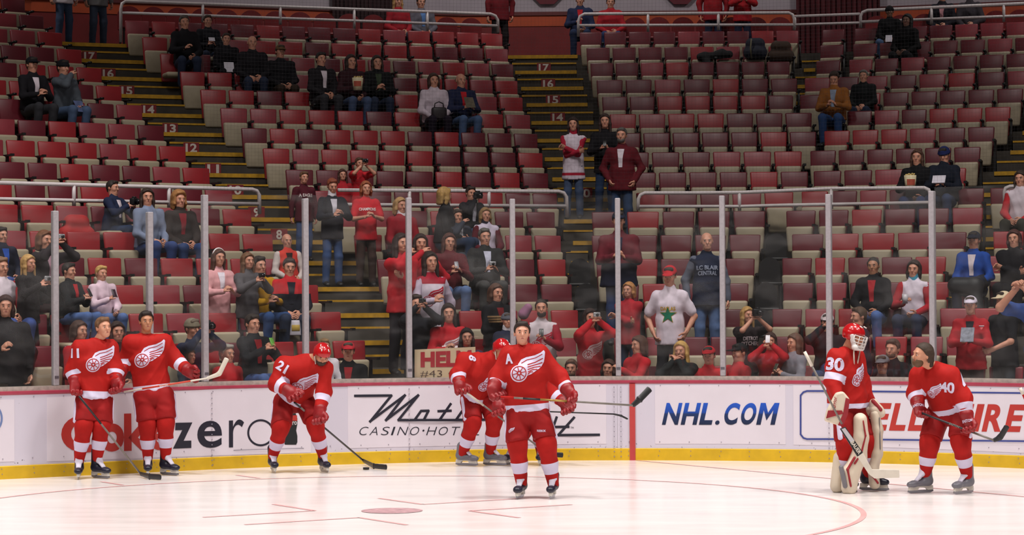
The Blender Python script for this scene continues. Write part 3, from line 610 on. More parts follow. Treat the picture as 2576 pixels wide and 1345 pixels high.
# ---------------------------------------------------------------- the spectators: where they are and how they look
# (x, y) of the head in the picture, s seated / t standing / f at the glass, block, row (0: found from the height), arms, turn to the picture's right in degrees,
# top, trousers, hair, options, label
BLK, NAVY, DGR, GRY, RED, MAR, WHT, JEAN, DJ, KHA, BRN = '#17151a', '#1d2136', '#2f2f33', '#6d6a6c', '#b3202a', '#5a1420', '#cfc3cc', '#465672', '#262e42', '#8d7c63', '#3a2a22'
PPL = [
(160, None, 't', 'L', 18, 'down', 8, WHT, '#3b4963', 'short #2a1c14', dict(off=.25, k=1.02), 'person in blue jeans standing at the top of the numbered stairs, head out of view'),
(246, None, 't', 'L', 18, 'down', 0, GRY, '#3a4254', 'short #2a1c14', dict(off=.25, k=1.02), 'person in dark grey jeans standing beside another at the top of the stairs'),
(79, 164, 's', 'L', 0, 'hold', 6, BLK, DGR, 'short #20160f', dict(inner=WHT, hat='cap #15151a', w=1.08), 'man in black cap and yellow-trimmed black jacket over white, seated high in the left block'),
(157, 171, 's', 'L', 0, 'chin,lap', 12, '#4b5058', JEAN, 'short #20160f', dict(hat='knit #121216'), 'person in black knit hat and grey jacket, hand to chin'),
(463, 57, 's', 'M', 0, 'hold,lap', 0, BLK, DJ, 'short #4a4440', dict(), 'grey-haired man in black coat in the highest row, leftmost of a row of men'),
(522, 54, 's', 'M', 0, 'hold', 0, '#1c1c22', DJ, 'short #33241a', dict(), 'man in dark grey jacket seated beside the grey-haired man in the highest row'),
(569, 99, 's', 'M', 0, 'lap', -5, BLK, BLK, 'short #33241a', dict(w=1.1), 'dark-haired man in black holding a white paper'),
(634, 108, 's', 'M', 0, 'lap', -5, BLK, DJ, 'bald #4a4440', dict(w=1.15), 'bald heavy man in black sitting beside the man with the paper'),
(704, 131, 's', 'M', 0, 'lap', 5, BLK, '#33271f', 'short #33241a', dict(w=1.3, hat='cap #6a4f33'), 'large man in tan cap and black jacket with hands folded'),
(806, 150, 's', 'M', 0, 'lap', 10, '#1d1a1e', DGR, 'short #1c1410', dict(inner=WHT, w=1.1), 'smiling man in black leather jacket over white shirt'),
(882, 156, 's', 'M', 0, 'hold,lap', 5, '#33191f', '#42506e', 'long #2a1a14', dict(), 'long-haired woman in dark plum jacket with popcorn bucket'),
(948, 158, 's', 'M', 0, 'hold', -5, '#121315', DJ, 'long #2b1d16', dict(w=1.15, inner='#35402f'), 'long-haired woman in black top with pale print, beside the popcorn eater'),
(1090, 203, 's', 'M', 0, 'lap', -3, '#c4b5c0', '#1b1320', 'bob #3a2218', dict(w=1.05), 'short-haired woman in white coat with a dark bag on her lap'),
(1158, 203, 's', 'M', 0, 'hold', 4, '#1f2440', '#465a7c', 'bald #6a5a50', dict(inner=RED, w=1.08), 'balding man in navy and white jacket over a red shirt'),
(1000, 2, 's', 'M', 18, 'lap', 0, '#97202a', '#48506a', 'long #a5804f', dict(off=1.05), 'woman in red top with long fair hair behind the top rail'),
(1058, -6, 's', 'M', 18, 'lap', 0, '#5f5c66', '#2c2830', 'short #33241a', dict(off=1.05, inner='#5577aa', w=1.25), 'large man in grey jacket and light blue shirt behind the top rail'),
(1257, None, 't', 'M', 18, 'down', 0, '#6a1a22', '#1b1416', 'short #33241a', dict(off=.35, k=1.03), 'person in dark red coat and black trousers at the head of the central stairs'),
(1459, -2, 's', 'R', 18, 'hold,lap', 0, '#222a48', '#28334f', 'short #33241a', dict(off=.55, inner=RED, w=1.1), 'person in navy jacket and jeans on a chair at the end of the top rail'),
(1536, -4, 's', 'R', 18, 'lap', 0, '#a4202a', '#30406a', 'short #33241a', dict(off=.95, w=1.1), 'person in red hooded jersey seated behind the top rail'),
(1794, None, 't', 'R', 18, 'down', 0, '#8f1c24', '#1c2138', 'short #33241a', dict(off=.7), 'person in red jacket standing behind the top rail near an octagon'),
(1868, None, 't', 'R', 18, 'hold', 0, '#a01c24', '#1c2138', 'short #33241a', dict(off=.7, k=.97), 'second person in red standing behind the top rail, dark item in hand'),
(2238, 30, 's', 'S', 0, 'lap', 5, '#0f0f12', '#4d6488', 'short #15100d', dict(skin='#6b4a38', hat='knit #0e0e12', spread=1.5), 'man in black cap and black jacket with jeans, high in the far block'),
(2283, 52, 's', 'S', 0, 'lap', -14, '#0d0c0e', '#1a1a1e', 'long #0e0c0d', dict(skin='#7a5546'), 'person with black hood bent forward beside the man in jeans'),
(2371, -8, 's', 'S', 18, 'lap', 0, '#1c1a22', DJ, 'short #33241a', dict(off=1.05, inner='#b27f86'), 'person in dark jacket over red and white print behind the far top rail'),
(2440, -6, 's', 'S', 18, 'lap', 0, '#39343a', '#2b2c33', 'short #33241a', dict(off=1.05), 'person in charcoal jacket at the far end of the top rail'),
(2099, 198, 's', 'S', 0, 'hold', 0, '#8a5526', '#28406a', 'short #2e1d12', dict(pitch=-25, inner='#8792a6', w=1.1), 'young man in tan work jacket looking down at his hands'),
(2173, 192, 's', 'S', 0, 'lap', -3, '#15181a', '#252f45', 'short #6b6864', dict(w=1.08), 'grey-haired laughing man in black sweater'),
(1442, 313, 't', 'R', 0, 'fold', -4, '#cbbdc9', '#42506c', 'long #2a1712', dict(sleeve='#a32036', off=-.30, k=.97, hem=1, turtle='#a32036'), 'woman with folded arms in white jersey with red sleeves on the central stairs'),
(1522, 305, 't', 'R', 0, 'hold', -3, '#141216', '#24344f', 'long #33201a', dict(off=-.35, k=1.0), 'tall girl in black jacket looking at a phone beside the stairs'),
(1564, 341, 't', 'R', 0, 'pocket', -10, '#57141d', '#2a3d5c', 'short #4f4a46', dict(off=-.42, beard='#5b5550', w=1.15, k=1.02, inner=WHT), 'grey-bearded man in dark red jacket standing by the stairs'),
(2308, 396, 's', 'S', 0, 'hold,lap', -3, '#111114', '#27345a', 'long #4a2f22', dict(), 'long-haired woman in black coat with a popcorn bucket in the far block'),
(2376, 390, 's', 'S', 0, 'hold', -6, '#151a26', '#2c3a58', 'short #20160f', dict(hat='knit #1a2350', pitch=-20, w=1.12), 'person in navy knit hat and dark hooded jacket reading a paper'),
(2568, 450, 's', 'S', 0, 'lap', -10, '#cdbfc9', '#3b3a33', 'long #33241a', dict(sleeve=RED), 'person in white shirt with red sleeves at the right rail end'),
(281, 473, 's', 'L', 0, 'chest', 28, '#1f2740', '#2c3b58', 'short #241a14', dict(inner=WHT, w=1.1), 'man in navy jacket holding a black camera below the rail'),
(368, 496, 's', 'L', 0, 'lap', 6, '#757f98', '#2c3f70', 'long #2e1d16', dict(hyaw=-22), 'long-haired woman in pale denim jacket beside the photographer'),
(449, 502, 's', 'L', 0, 'lap', -3, '#2a211f', '#2b3e68', 'curly #9a6a3c', dict(inner='#7a1a24'), 'curly blond woman in dark brown coat and red scarf'),
(2, 592, 's', 'L', 0, 'lap', 8, '#1d2030', '#3a4c86', 'short #241a14', dict(inner='#2f4fa0'), 'man in dark jacket at the left picture edge, upper of two'),
(110, 604, 's', 'L', 0, 'cam', 12, '#262024', '#26262a', 'bob #6a4128', dict(inner='#b08a98'), 'woman with glasses photographing, pink scarf and dark coat'),
(70, 662, 't', 'L', 3, 'chest', 18, '#1f1b1d', '#1b1a1e', 'long #b08a55', dict(k=.93), 'blond woman in long black coat holding a silver camera'),
(0, 672, 's', 'L', 0, 'lap', 10, '#c9bcc6', '#3a4c86', 'short #7a5a44', dict(sleeve=RED), 'person in white and red jersey at the left picture edge'),
(171, 682, 's', 'L', 3, 'phone', 30, '#191a1c', '#4b6190', 'short #1d130e', dict(kf=.84, inner=RED), 'dark-haired boy in black jacket with a phone'),
(253, 688, 's', 'L', 3, 'phone,lap', 6, '#d0b6c4', '#4a6090', 'short #b58f54', dict(kf=.82), 'fair-haired boy in pale hooded jacket with a phone'),
(14, 770, 'f', 'L', 0, 'hold,down', -18, '#161317', '#1c2340', 'bob #33120f', dict(r=.55, w=1.35, k=1.06), 'large woman in black top standing at the left end of the glass'),
(549, 648, 't', 'M', 3, 'hold', 12, '#d39a9e', '#1e2b4d', 'long #4a2a1c', dict(k=.90, inner='#d8cfdb', hat='band #e6dde0'), 'girl in pink cardigan with white headband'),
(622, 656, 't', 'M', 3, 'chest', 16, '#4d4a4e', '#43536f', 'long #6a4a32', dict(k=.90), 'girl in grey coat holding up a camera'),
(650, 668, 's', 'M', 3, 'hold', 20, '#b3861c', '#2e4672', 'short #241a14', dict(k=.95), 'person in yellow and black jacket behind the girl in grey'),
(721, 606, 's', 'M', 5, 'lap', 4, '#c23a30', KHA, 'bald #6a4a38', dict(sleeve='#bfb3b0', inner='#2b1a1a', w=1.08), 'bald man in red varsity jacket with pale sleeves'),
(727, 672, 's', 'M', 3, 'lap', -4, '#b2232a', '#252f45', 'short #30211a', dict(inner='#1b1c26', w=1.12, pitch=-8), 'man in red and black hockey jacket below the bald man'),
(197, 832, 'f', 'L', 0, 'lap', 20, '#a01c26', '#222', 'bob #3d241a', dict(r=.5), 'woman in red jacket behind the player with number eleven'),
(294, 834, 'f', 'L', 0, 'lap', -8, '#3a1418', '#222', 'long #2b1812', dict(r=.55), 'long-haired woman between the two standing players'),
(482, 826, 'f', 'L', 0, 'cam', 14, '#20263c', '#222', 'short #5a4a3a', dict(r=.6, hat='knit #6f6656'), 'person in patterned knit hat photographing in a navy coat'),
(474, 896, 'f', 'M', 0, 'lap', 22, '#1f2a3a', '#222', 'bob #5a3a24', dict(r=.3, k=.8), 'brown-haired child at the glass beside a stick blade'),
(568, 890, 'f', 'M', 0, 'lap', 20, '#b8262c', '#222', 'short #8d8880', dict(r=.3, w=1.1), 'older grey-haired man in red shirt low at the glass'),
(633, 815, 's', 'M', 1, 'chest', 22, '#15171c', '#42588a', 'short #241812', dict(inner='#7a1a20', w=1.15), 'man in black jacket holding up a green phone'),
(815, 872, 'f', 'M', 0, 'lap', 0, '#cfc6cf', '#222', 'short #8a6a44', dict(r=.5, k=.85), 'fair-haired person hidden behind the bending helmeted player'),
(876, 884, 'f', 'M', 0, 'lap', -16, '#17171a', '#222', 'short #3a2a20', dict(r=.32, hat='cap #b3202c', inner='#8a2026', w=1.12), 'man in red cap and black jacket beside the bending player'),
(764, 447, 't', 'M', 7, 'down', 6, '#4a1420', '#34466c', 'short #5a3c24', dict(k=1.03, decal='text:A EAGLE/48:#c9b8b8'), 'tall boy in maroon hooded sweatshirt with arched white letters'),
(835, 468, 't', 'M', 6, 'hold', 2, '#191a24', '#3d5078', 'short #7a3a22', dict(k=1.0, pitch=-18, turtle='#cfc8d0', inner='#c6c0cc'), 'red-haired boy in black jacket looking down'),
(903, 412, 't', 'M', 8, 'cam', 6, '#b5222c', '#33241f', 'short #4a2e1c', dict(k=.93, short=1), 'person in red T-shirt photographing from behind the group'),
(861, 440, 't', 'M', 8, 'down', -4, '#a3202a', '#33241f', 'long #43241a', dict(k=.84), 'brown-haired girl in red squeezed between the boys'),
(920, 474, 't', 'M', 6, 'hold', -4, '#c2202c', '#3c2c28', 'bob #8a4a2c', dict(k=.98, short=1, decal='text:CHAMPIONS:#e6dcdc'), 'red-haired girl in red printed T-shirt and brown trousers'),
(1006, 518, 's', 'M', 0, 'lap', 14, '#8f1c28', '#3b322f', 'bob #b08a5c', dict(turtle='#d8cfd4', w=1.1), 'blond woman in dark red fleece and white turtleneck'),
(1115, 492, 's', 'M', 0, 'lap', 60, '#141317', '#2b384f', 'bob #a5824c', dict(w=1.08, hyaw=40), 'fair-haired woman in black coat turned away'),
(1183, 487, 's', 'M', 0, 'chin,lap', 6, '#17161d', '#374764', 'short #2b1d16', dict(inner='#c9c6d4'), 'dark-haired man in black blazer and glasses with a camera'),
(1149, 545, 's', 'M', 0, 'chin,lap', 8, '#343843', '#343a44', 'short #33221a', dict(inner='#b6b8c0'), 'man in grey jacket with hand over his mouth'),
(1220, 541, 's', 'M', 0, 'lap', 0, '#c9bdd0', '#4a1420', 'bob #8a6a40', dict(sleeve='#5a1824', turtle='#1d1d2a'), 'short-haired blond woman in white vest with maroon sleeves'),
(1218, 596, 's', 'M', 4, 'hold', -2, '#2f2f30', '#3a3a3a', 'short #55504c', dict(inner='#b9b9cc', w=1.22, k=1.05), 'grey-haired man in charcoal suit holding a small silver camera'),
(1129, 609, 's', 'M', 4, 'phone', -4, '#5a1a22', '#5a6e96', 'long #4a241a', dict(), 'long-haired girl in plaid dark red reading a phone'),
(1008, 612, 't', 'M', 2, 'chin,fold', 12, '#b3202a', '#1d1a20', 'long #2c1914', dict(k=1.0), 'woman in long red jersey with a finger at her lips'),
(1057, 612, 't', 'M', 3, 'chin,hip', -6, '#b3202c', '#2a2a38', 'long #2c1914', dict(k=.94, cuff=1), 'woman in red jersey with her white elbow stuck out'),
(1081, 658, 't', 'M', 2, 'hold,down', 4, '#cfc4d2', '#25253a', 'long #26150f', dict(k=.92, sleeve='#b8a9bd', yoke='#9c1c30', decal='wings:#a81f34'), 'smiling woman in white jersey with red winged wheel'),
(1128, 787, 'f', 'M', 0, 'hold', -4, '#b3202a', '#222', 'long #21130f', dict(r=.62, decal='wings:#d8c8cc', k=1.0), 'dark-haired woman in red jersey above the hand-lettered sign'),
(1046, 764, 'f', 'M', 0, 'cam', 6, '#191a20', '#222', 'short #2a1c14', dict(r=.75, w=1.1), 'man half behind a glass post holding a camera in black'),
(1174, 848, 'f', 'M', 0, 'hold', -3, '#25253f', '#222', 'long #17100f', dict(r=.22, k=.95, inner='#d8cfe0'), 'smiling black-haired woman holding the hand-lettered sign'),
(1246, 737, 's', 'M', 2, 'hold', 12, '#16161a', '#1a1a1c', 'bob #4a2c1c', dict(inner='#6a1a20', k=1.0), 'brown-haired woman in black coat with tan folders'),
(1274, 806, 'f', 'M', 0, 'lap', 14, '#23263a', '#222', 'short #3a2a20', dict(r=.5, k=.8, hat='knit #55555f', turtle='#c9c3cc'), 'child in grey knit hat and pale scarf behind the central player'),
(1362, 775, 'f', 'R', 0, 'lap,phone', -4, '#c9bcc4', '#222', 'buzz #2a1c14', dict(r=.75, sleeve='#8f1c2c', beard='#2e1f18', w=1.08, decal='wings:#b02a3c'), 'man with short beard in white winged wheel jersey holding a phone'),
(1484, 799, 'f', 'R', 0, 'cam', 16, '#b3202a', '#222', 'long #2a1612', dict(r=.7, k=.98, decal='wings:#d8c0c4'), 'dark-haired woman in red jersey photographing at the glass'),
(1583, 729, 't', 'R', 2, 'fold', -28, '#a01f2a', '#252f45', 'bob #a5713f', dict(k=.93), 'woman with fair bobbed hair in bright red jacket'),
(1556, 556, 't', 'R', 3, 'hold', 0, '#5c1220', '#27375c', 'short #2a1c14', dict(k=1.08, w=1.3, inner='#1d2136', hat='cap #1d2136'), 'large man in maroon and navy jacket standing behind a post'),
(1685, 694, 't', 'R', 1, 'pocket', -14, '#d6c9d6', '#26262a', 'short #2a1c14', dict(k=1.0, hat='cap #b3202a', short=1, pitch=-15, decal='star'), 'young man in red cap and white T-shirt with a green star'),
(1778, 607, 't', 'R', 3, 'down', 0, '#1c2338', '#50648a', 'bald #8a7a6c', dict(k=1.06, w=1.08, sleeve='#5b5f6e', decal='text:LC BLAIR/CENTRAL:#8d94a8'), 'bald older man in navy sweatshirt, plaid sleeves and jeans'),
(1610, 868, 'f', 'R', 0, 'lap,chest', -50, '#b3202a', '#222', 'bob #4a2818', dict(r=.3), 'brown-haired woman in red seen side on at the glass'),
(1438, 926, 'f', 'R', 0, 'lap', -12, '#26252c', '#222', 'short #5a3620', dict(r=.25, k=.95, beard='#6a4630'), 'smiling bearded man with only his head above the boards, beside the central player'),
(1531, 926, 'f', 'R', 0, 'phone', -10, '#2a2a36', '#222', 'bob #3a2218', dict(r=.3, k=.95), 'woman with only her head and camera above the boards'),
(1714, 882, 'f', 'R', 0, 'chin', -14, '#1d2022', '#222', 'long #b8904e', dict(r=.3), 'blond woman with both hands at her mouth'),
(1784, 895, 'f', 'R', 0, 'lap', -4, '#b3242c', '#222', 'short #2a1c14', dict(r=.3, hat='cap #b8222c', w=1.1), 'man in red cap and red shirt low at the glass'),
(1863, 888, 'f', 'R', 0, 'lap', -45, '#b3242c', '#222', 'short #17120f', dict(r=.22, hat='cap #1d1f22', w=1.1, decal='text:OTHER:#2a1216'), 'boy in black cap and red shirt looking sideways'),
(1879, 792, 't', 'R', 1, 'cam', 24, '#1f1418', '#222', 'long #a8824c', dict(k=.92, short=1, decal='text:DETROIT/PITCHERS:#c9b8bc'), 'blond woman in black printed T-shirt with a black camera'),
(1938, 858, 'f', 'S', 0, 'cam', 4, '#a3222a', '#222', 'bob #3a211a', dict(r=.45, k=.9), 'girl with a white phone held at her face'),
(2001, 862, 'f', 'S', 0, 'phone', -35, '#7d7a84', '#222', 'long #5a4034', dict(r=.4, k=.97), 'girl in grey shirt with long hair filming on a phone'),
(2081, 812, 's', 'S', 1, 'cam,lap', 10, '#1f2328', '#2b3b60', 'short #2a1c14', dict(hat='cap #b8a9ac'), 'person in white and red cap half behind a glass post'),
(2163, 796, 's', 'S', 1, 'lap', -50, '#1b1e2c', '#2b3b60', 'short #4a3424', dict(w=1.1), 'man in navy jacket behind the goaltender'),
(2247, 878, 'f', 'S', 0, 'lap', -8, '#16171b', '#222', 'short #4a3a30', dict(r=.6, k=1.04, beard='#5a4636'), 'man with moustache in black between the goaltender and the bearded player'),
(2222, 918, 'f', 'S', 0, 'lap', 0, '#5b4a48', '#222', 'short #3a2a20', dict(r=.2, hat='cap #6c6a70'), 'person in grey cap with red badge low behind the glass'),
(2198, 669, 's', 'S', 3, 'lap', -4, '#151519', '#4d6396', 'buzz #1c1410', dict(inner='#a3222a', skin='#a87458', k=1.02), 'man with shaved dark hair in black jacket over red'),
(2300, 677, 's', 'S', 3, 'hold,lap', -6, '#d0c4d2', '#27304a', 'bob #2b1a14', dict(sleeve='#9c1c28', turtle='#3f86a0'), 'person in white shirt with red sleeves and turquoise hood'),
(2451, 605, 's', 'S', 4, 'lap', -10, '#1f4390', '#23283c', 'short #20160f', dict(hat='cap #1b1e2c', inner='#cdbfc6'), 'man in navy cap and bright blue jacket'),
(2552, 600, 's', 'S', 4, 'fold', -8, '#141318', '#1b1a1e', 'bob #43201c', dict(w=1.1), 'woman with dark red hair in black coat and folded hands'),
(2442, 768, 't', 'S', 1, 'hold', -2, '#a3242c', '#3b2426', 'short #3a2a20', dict(k=.98, hat='cap #d0c6d6', inner='#26262c', w=1.1), 'smiling man in white cap and red hooded jacket'),
(2527, 757, 't', 'S', 1, 'hold,lap', -40, '#1d1d21', '#2c3036', 'short #2a1c14', dict(k=1.0, hat='cap #c9b79a', w=1.1, short=1, off=-.2), 'man in beige cap and black shirt with a red drink cup'),
(2622, 842, 'f', 'S', 0, 'cam', -20, '#39518f', '#222', 'short #2a1c14', dict(r=.4, short=1), 'person in blue with raised bare arms at the right picture edge'),
]
ARMS = {'lap': ((.10, -.28, .10), 1), 'down': ((.26, -.02, -.07), 1), 'cam': ((.055, -.24, .66), 1), 'hold': ((.07, -.29, .24), 1), 'chest': ((.08, -.33, .40), 1), 'phone': ((.06, -.28, .30), 1),
        'fold': ((-.12, -.20, .26), 1), 'chin': ((.02, -.19, .58), 1), 'pocket': ((.20, -.08, 0), 1), 'hip': ((.24, -.06, .10), 1)}
def front_point(x, y, r):                # standing place behind the boards seen at a picture point
    th, z = bfind(x, y, .12+r); return bpt(th, .12+r, z), bnormal(th)
SPOTS = []; SEATED = []
for (x, y, m, s, n, arm, yaw, top, bot, hair, o, lab) in PPL:
    k = o.get('k', 1.0)
    if m == 'f':
        P, nn = front_point(x, y, max(o['r'], .50)); zb = P[2]-1.63*k
        pose = 't'
        if zb < -.05: pose = 'n'; zb = P[2]-1.175*k
        if zb < 0: k = max(.6, k*P[2]/(1.175*k)); zb = 0.0
    else:
        h0 = (1.63 if m == 't' else 1.175)*k; off = o.get('off', -.14 if m == 's' else -.40)
        if y is None:
            P = hit(s, n, x, 60, off); P[2] = FLOOR[n]+h0
        else:
            if not n:
                best = None
                for j in range(1, 18):
                    P = hit(s, j, x, y, off); e = abs(P[2]-FLOOR[j]-h0)
                    if best is None or e < best[0]: best = (e, j)
                n = best[1]
            P = hit(s, n, x, y, off)
        zb = FLOOR[n]
        kk = (P[2]-zb)/(1.63 if m == 't' else 1.175)
        if n < 18: k = o['kf'] if 'kf' in o else min(max(kk, .72), 1.02 if m == 's' else 1.07)
        if abs(kk-k) > .02 and n < 18: zb = P[2]-(1.63 if m == 't' else 1.175)*k
        nn = np.array([*secn(s), 0]); pose = m
        if m == 's' and n < 18: SEATED.append((s, n, P[:2]))
    SPOTS.append((np.array([P[0], P[1], zb]), math.atan2(nn[0], nn[1])*-1, pose, k, n, round((P[2]-zb)/k, 2)))
# ---------------------------------------------------------------- seats
REDS = [mat('seat_red', '#8f2228', .38, .10, 5), mat('seat_maroon', '#601b26', .38, .12, 5), mat('seat_rose', '#87313a', .38, .10, 5)]
PAN = mat('seat_beige', '#a3967f', .5, .10, 6); ARMB = mat('seat_black', '#141315', .5, .1)
Rk = np.array([[1, 0, 0], [0, math.cos(.14), math.sin(.14)], [0, -math.sin(.14), math.cos(.14)]])   # top leans back
V, F = rounded((.455, .055, .50), .022, 2, .90); VB = V@np.array([[1, 0, 0], [0, 1, 0], [0, 0, 1]]); VB = VB@Rk.T; VB[:, 1] -= .06; VB[:, 2] += .575
FB = F
VP, FP = rounded((.415, .085, .40), .034, 2, .86); VP = VP+np.array([0, -.165, .375])
VD, FD = rounded((.40, .40, .085), .034, 2); VD = VD+np.array([0, -.27, .43])
a = MB(); a.box((.245, -.20, .585), (.045, .24, .028)); a.box((.245, -.31, .590), (.052, .05, .034)); VA, FA = np.concatenate(a.V), a.F
a = MB(); a.box((.245, -.10, .33), (.03, .13, .54)); a.box((.245, -.14, .075), (.04, .22, .04)); VL, FL = np.concatenate(a.V), a.F
ME_B = [mesh('backrest', VB, FB, m) for m in REDS]; ME_P = mesh('seat_pan', VP, FP, PAN); ME_D = mesh('seat_pan', VD, FD, PAN)
ME_A = mesh('armrest', VA, FA, ARMB, None, False); ME_L = mesh('leg', VL, FL, ARMB, None, False)
slots = []
for n in range(1, 19):
    # left block: from its stair end outwards past the picture's edge
    if n >= 2 or True:
        xr = LR[n]; pit = {1: .55, 2: .55, 3: .54, 4: .54, 5: .545, 6: .55, 7: .53}.get(n, .51)
        p = planx('L', min(n, 18), xr); tt = sect('L'); i = 0
        while True:
            c = p-tt*(pit*(i+.5)); X = proj([*c, ZT[n-1]])[0]
            if X < -45: break
            f = c-secn('L')*.45
            if np.linalg.norm(f-CC) > RB+.30 or ((f-CC)@U2 < 0 and (f-CC)@V2 > RB+.25): slots.append(('L', n, c, pit, i+1, X))
            i += 1
            if n == 1 and i > 1: break
    if n == 18: continue
    for s, T in (('M', (MX[n],)), ('R', (RX[n],)), ('S', SX[n])):
        j = 0
        for x0, x1, N in T:
            a, b = planx(s, n, x0), planx(s, n, x1)
            for i in range(N):
                j += 1; c = a+(b-a)*(i+.5)/N; X = proj([*c, ZT[n-1]])[0]
                if X > 2625: continue
                f = c-secn(s)*.45
                if np.linalg.norm(f-CC) < RB+.18: continue
                slots.append((s, n, c, np.linalg.norm(b-a)/N, j, X))
BLOCK = {'L': 'block left of the numbered stairs', 'M': 'middle block between the two stairs', 'R': 'block right of the central stairs', 'S': 'far curved block'}
ORD = ['', 'first', 'second', 'third', 'fourth', 'fifth', 'sixth', 'seventh', 'eighth', 'ninth', 'tenth', 'eleventh', 'twelfth', 'thirteenth', 'fourteenth', 'fifteenth', 'sixteenth']
FROM = {'L': 'left of the long stairs', 'M': 'right of the long stairs', 'R': 'right of the central stairs', 'S': 'in the far curved block'}
slots.sort(key=lambda t: t[1])
rest = MB(); cnt = 0; nseat = 0
for s, n, c, pit, j, X in slots:
    z = FLOOR[n]-.055; th = SEC[s][0]; nn = secn(s); rz = -math.atan2(nn[0], nn[1]); sx = pit/.50
    occ = any(a == s and b == n and np.linalg.norm(q-c+nn*.14) < .30 for a, b, q in SEATED)
    r = random.random(); v = 1 if r < (.34 if s in 'LM' else .58) else (2 if r > .82 else 0)
    if nseat < 300:
        nseat += 1
        e = bpy.data.objects.new('arena_seat', None); col.objects.link(e); e.location = (*c, z); e.rotation_euler = (0, 0, rz); e.scale = (sx, 1, 1)
        colr = ('red', 'maroon', 'faded rose')[v]
        tag(e, f'{colr} tip-up seat, row {n} from the ice, {ORD[min(j,16)]} {FROM[s]}', 'seat', 'red tip-up seats of the stands')
        for nm, me in (('backrest', ME_B[v]), ('seat_pan', ME_D if occ else ME_P), ('armrest', ME_A), ('leg', ME_L)):
            ob(nm, me, e)
    else:
        R = np.array([[math.cos(rz)*sx, -math.sin(rz), 0], [math.sin(rz)*sx, math.cos(rz), 0], [0, 0, 1]])
        o_ = np.array([*c, z])
        for VV, FF, k in ((VB, FB, v), (VD if occ else VP, FD if occ else FP, 3), (VA, FA, 4), (VL, FL, 4)): rest.add(VV@R.T+o_, FF, k)
o = rest.build('arena_seats', REDS+[PAN, ARMB], None, True); tag(o, 'rows of red tip-up seats in the highest part of the stands', 'seats', None, 'stuff')
print('SEATS', len(slots), nseat)
# round-backed chairs behind the top rails
CH = mat('chair_dark_red', '#6e1a1e', .45, .1, 5)
def chair_meshes():
    n = 14; prof = [(-.22, 0), (-.22, .25)]+[(.22*math.cos(PI-PI*i/n), .25+.17*math.sin(PI*i/n)) for i in range(1, n)]+[(.22, .25), (.22, 0)]
    V = [(x, y, z+.43) for y in (0, .035) for x, z in prof]; m = len(prof)
    F = [tuple(range(m)), tuple(range(m, 2*m))[::-1]]+[(i, m+i, m+(i+1) % m, (i+1) % m) for i in range(m)]
    a = mesh('backrest', V, F, CH, None, False)
    V, F = rounded((.44, .42, .05), .02, 2); b = mesh('seat', V+np.array([0, -.22, .43]), F, CH)
    q = MB(); [q.box((x, y, .2), (.03, .03, .4)) for x in (-.18, .18) for y in (-.40, -.04)]; c = mesh('leg_frame', np.concatenate(q.V), q.F, ARMB, None, False)
    return a, b, c
CM = chair_meshes(); k = 0
for s, x0, x1, st, y0, sl in (('M', 325, 1190, 61.5, 15, .035), ('R', 1596, 1975, 61, 43, 0), ('S', 2205, 2600, 60, 40, -.045)):
    x = x0
    while x < x1:
        P = hit(s, 18, x, y0+(x-x0)*sl, 1.1); nn = secn(s)
        e = bpy.data.objects.new('concourse_chair', None); col.objects.link(e); e.location = (P[0], P[1], FLOOR[18]); e.rotation_euler = (0, 0, -math.atan2(nn[0], nn[1]))
        e.scale = (1, 1, (P[2]-FLOOR[18])/.85); k += 1; i = int(round((x-x0)/61))+1
        tag(e, f'round-backed dark red chair, {ORD[i]} of those behind the top rail of the {dict(M="middle", R="right", S="far")[s]} block', 'chair', 'round-backed chairs behind the top rails')
        for nm, me in zip(('backrest', 'seat', 'leg_frame'), CM): ob(nm, me, e)
        x += st
# dark folding chairs filling the narrow gaps where no fixed seat fits
BCH = [me.copy() for me in CM]
for me in BCH: me.materials.clear(); me.materials.append(ARMB)
for n, xa, xb, nm in ((5, 1446, 1470, 'central'), (4, 1458, 1490, 'central'), (3, 1464, 1500, 'central'), (2, 1470, 1512, 'central'), (6, 1938, 1962, 'far'), (5, 1925, 1945, 'far'), (4, 1912, 1940, 'far'), (3, 1898, 1922, 'far')):
    s = 'R'; c = planx(s, n, (xa+xb)/2)-secn(s)*.10; nn = secn(s)
    e = bpy.data.objects.new('folding_chair', None); col.objects.link(e); e.location = (*c, FLOOR[n]); e.rotation_euler = (0, 0, -math.atan2(nn[0], nn[1])); e.scale = (.72, .8, .92)
    tag(e, f'black folding chair in the narrow {"gap of the far block" if nm == "far" else "gap under the central stairs"}, row {n}', 'chair', 'black folding chairs in the gaps')
    for a_, me in zip(('backrest', 'seat', 'leg_frame'), BCH): ob(a_, me, e)
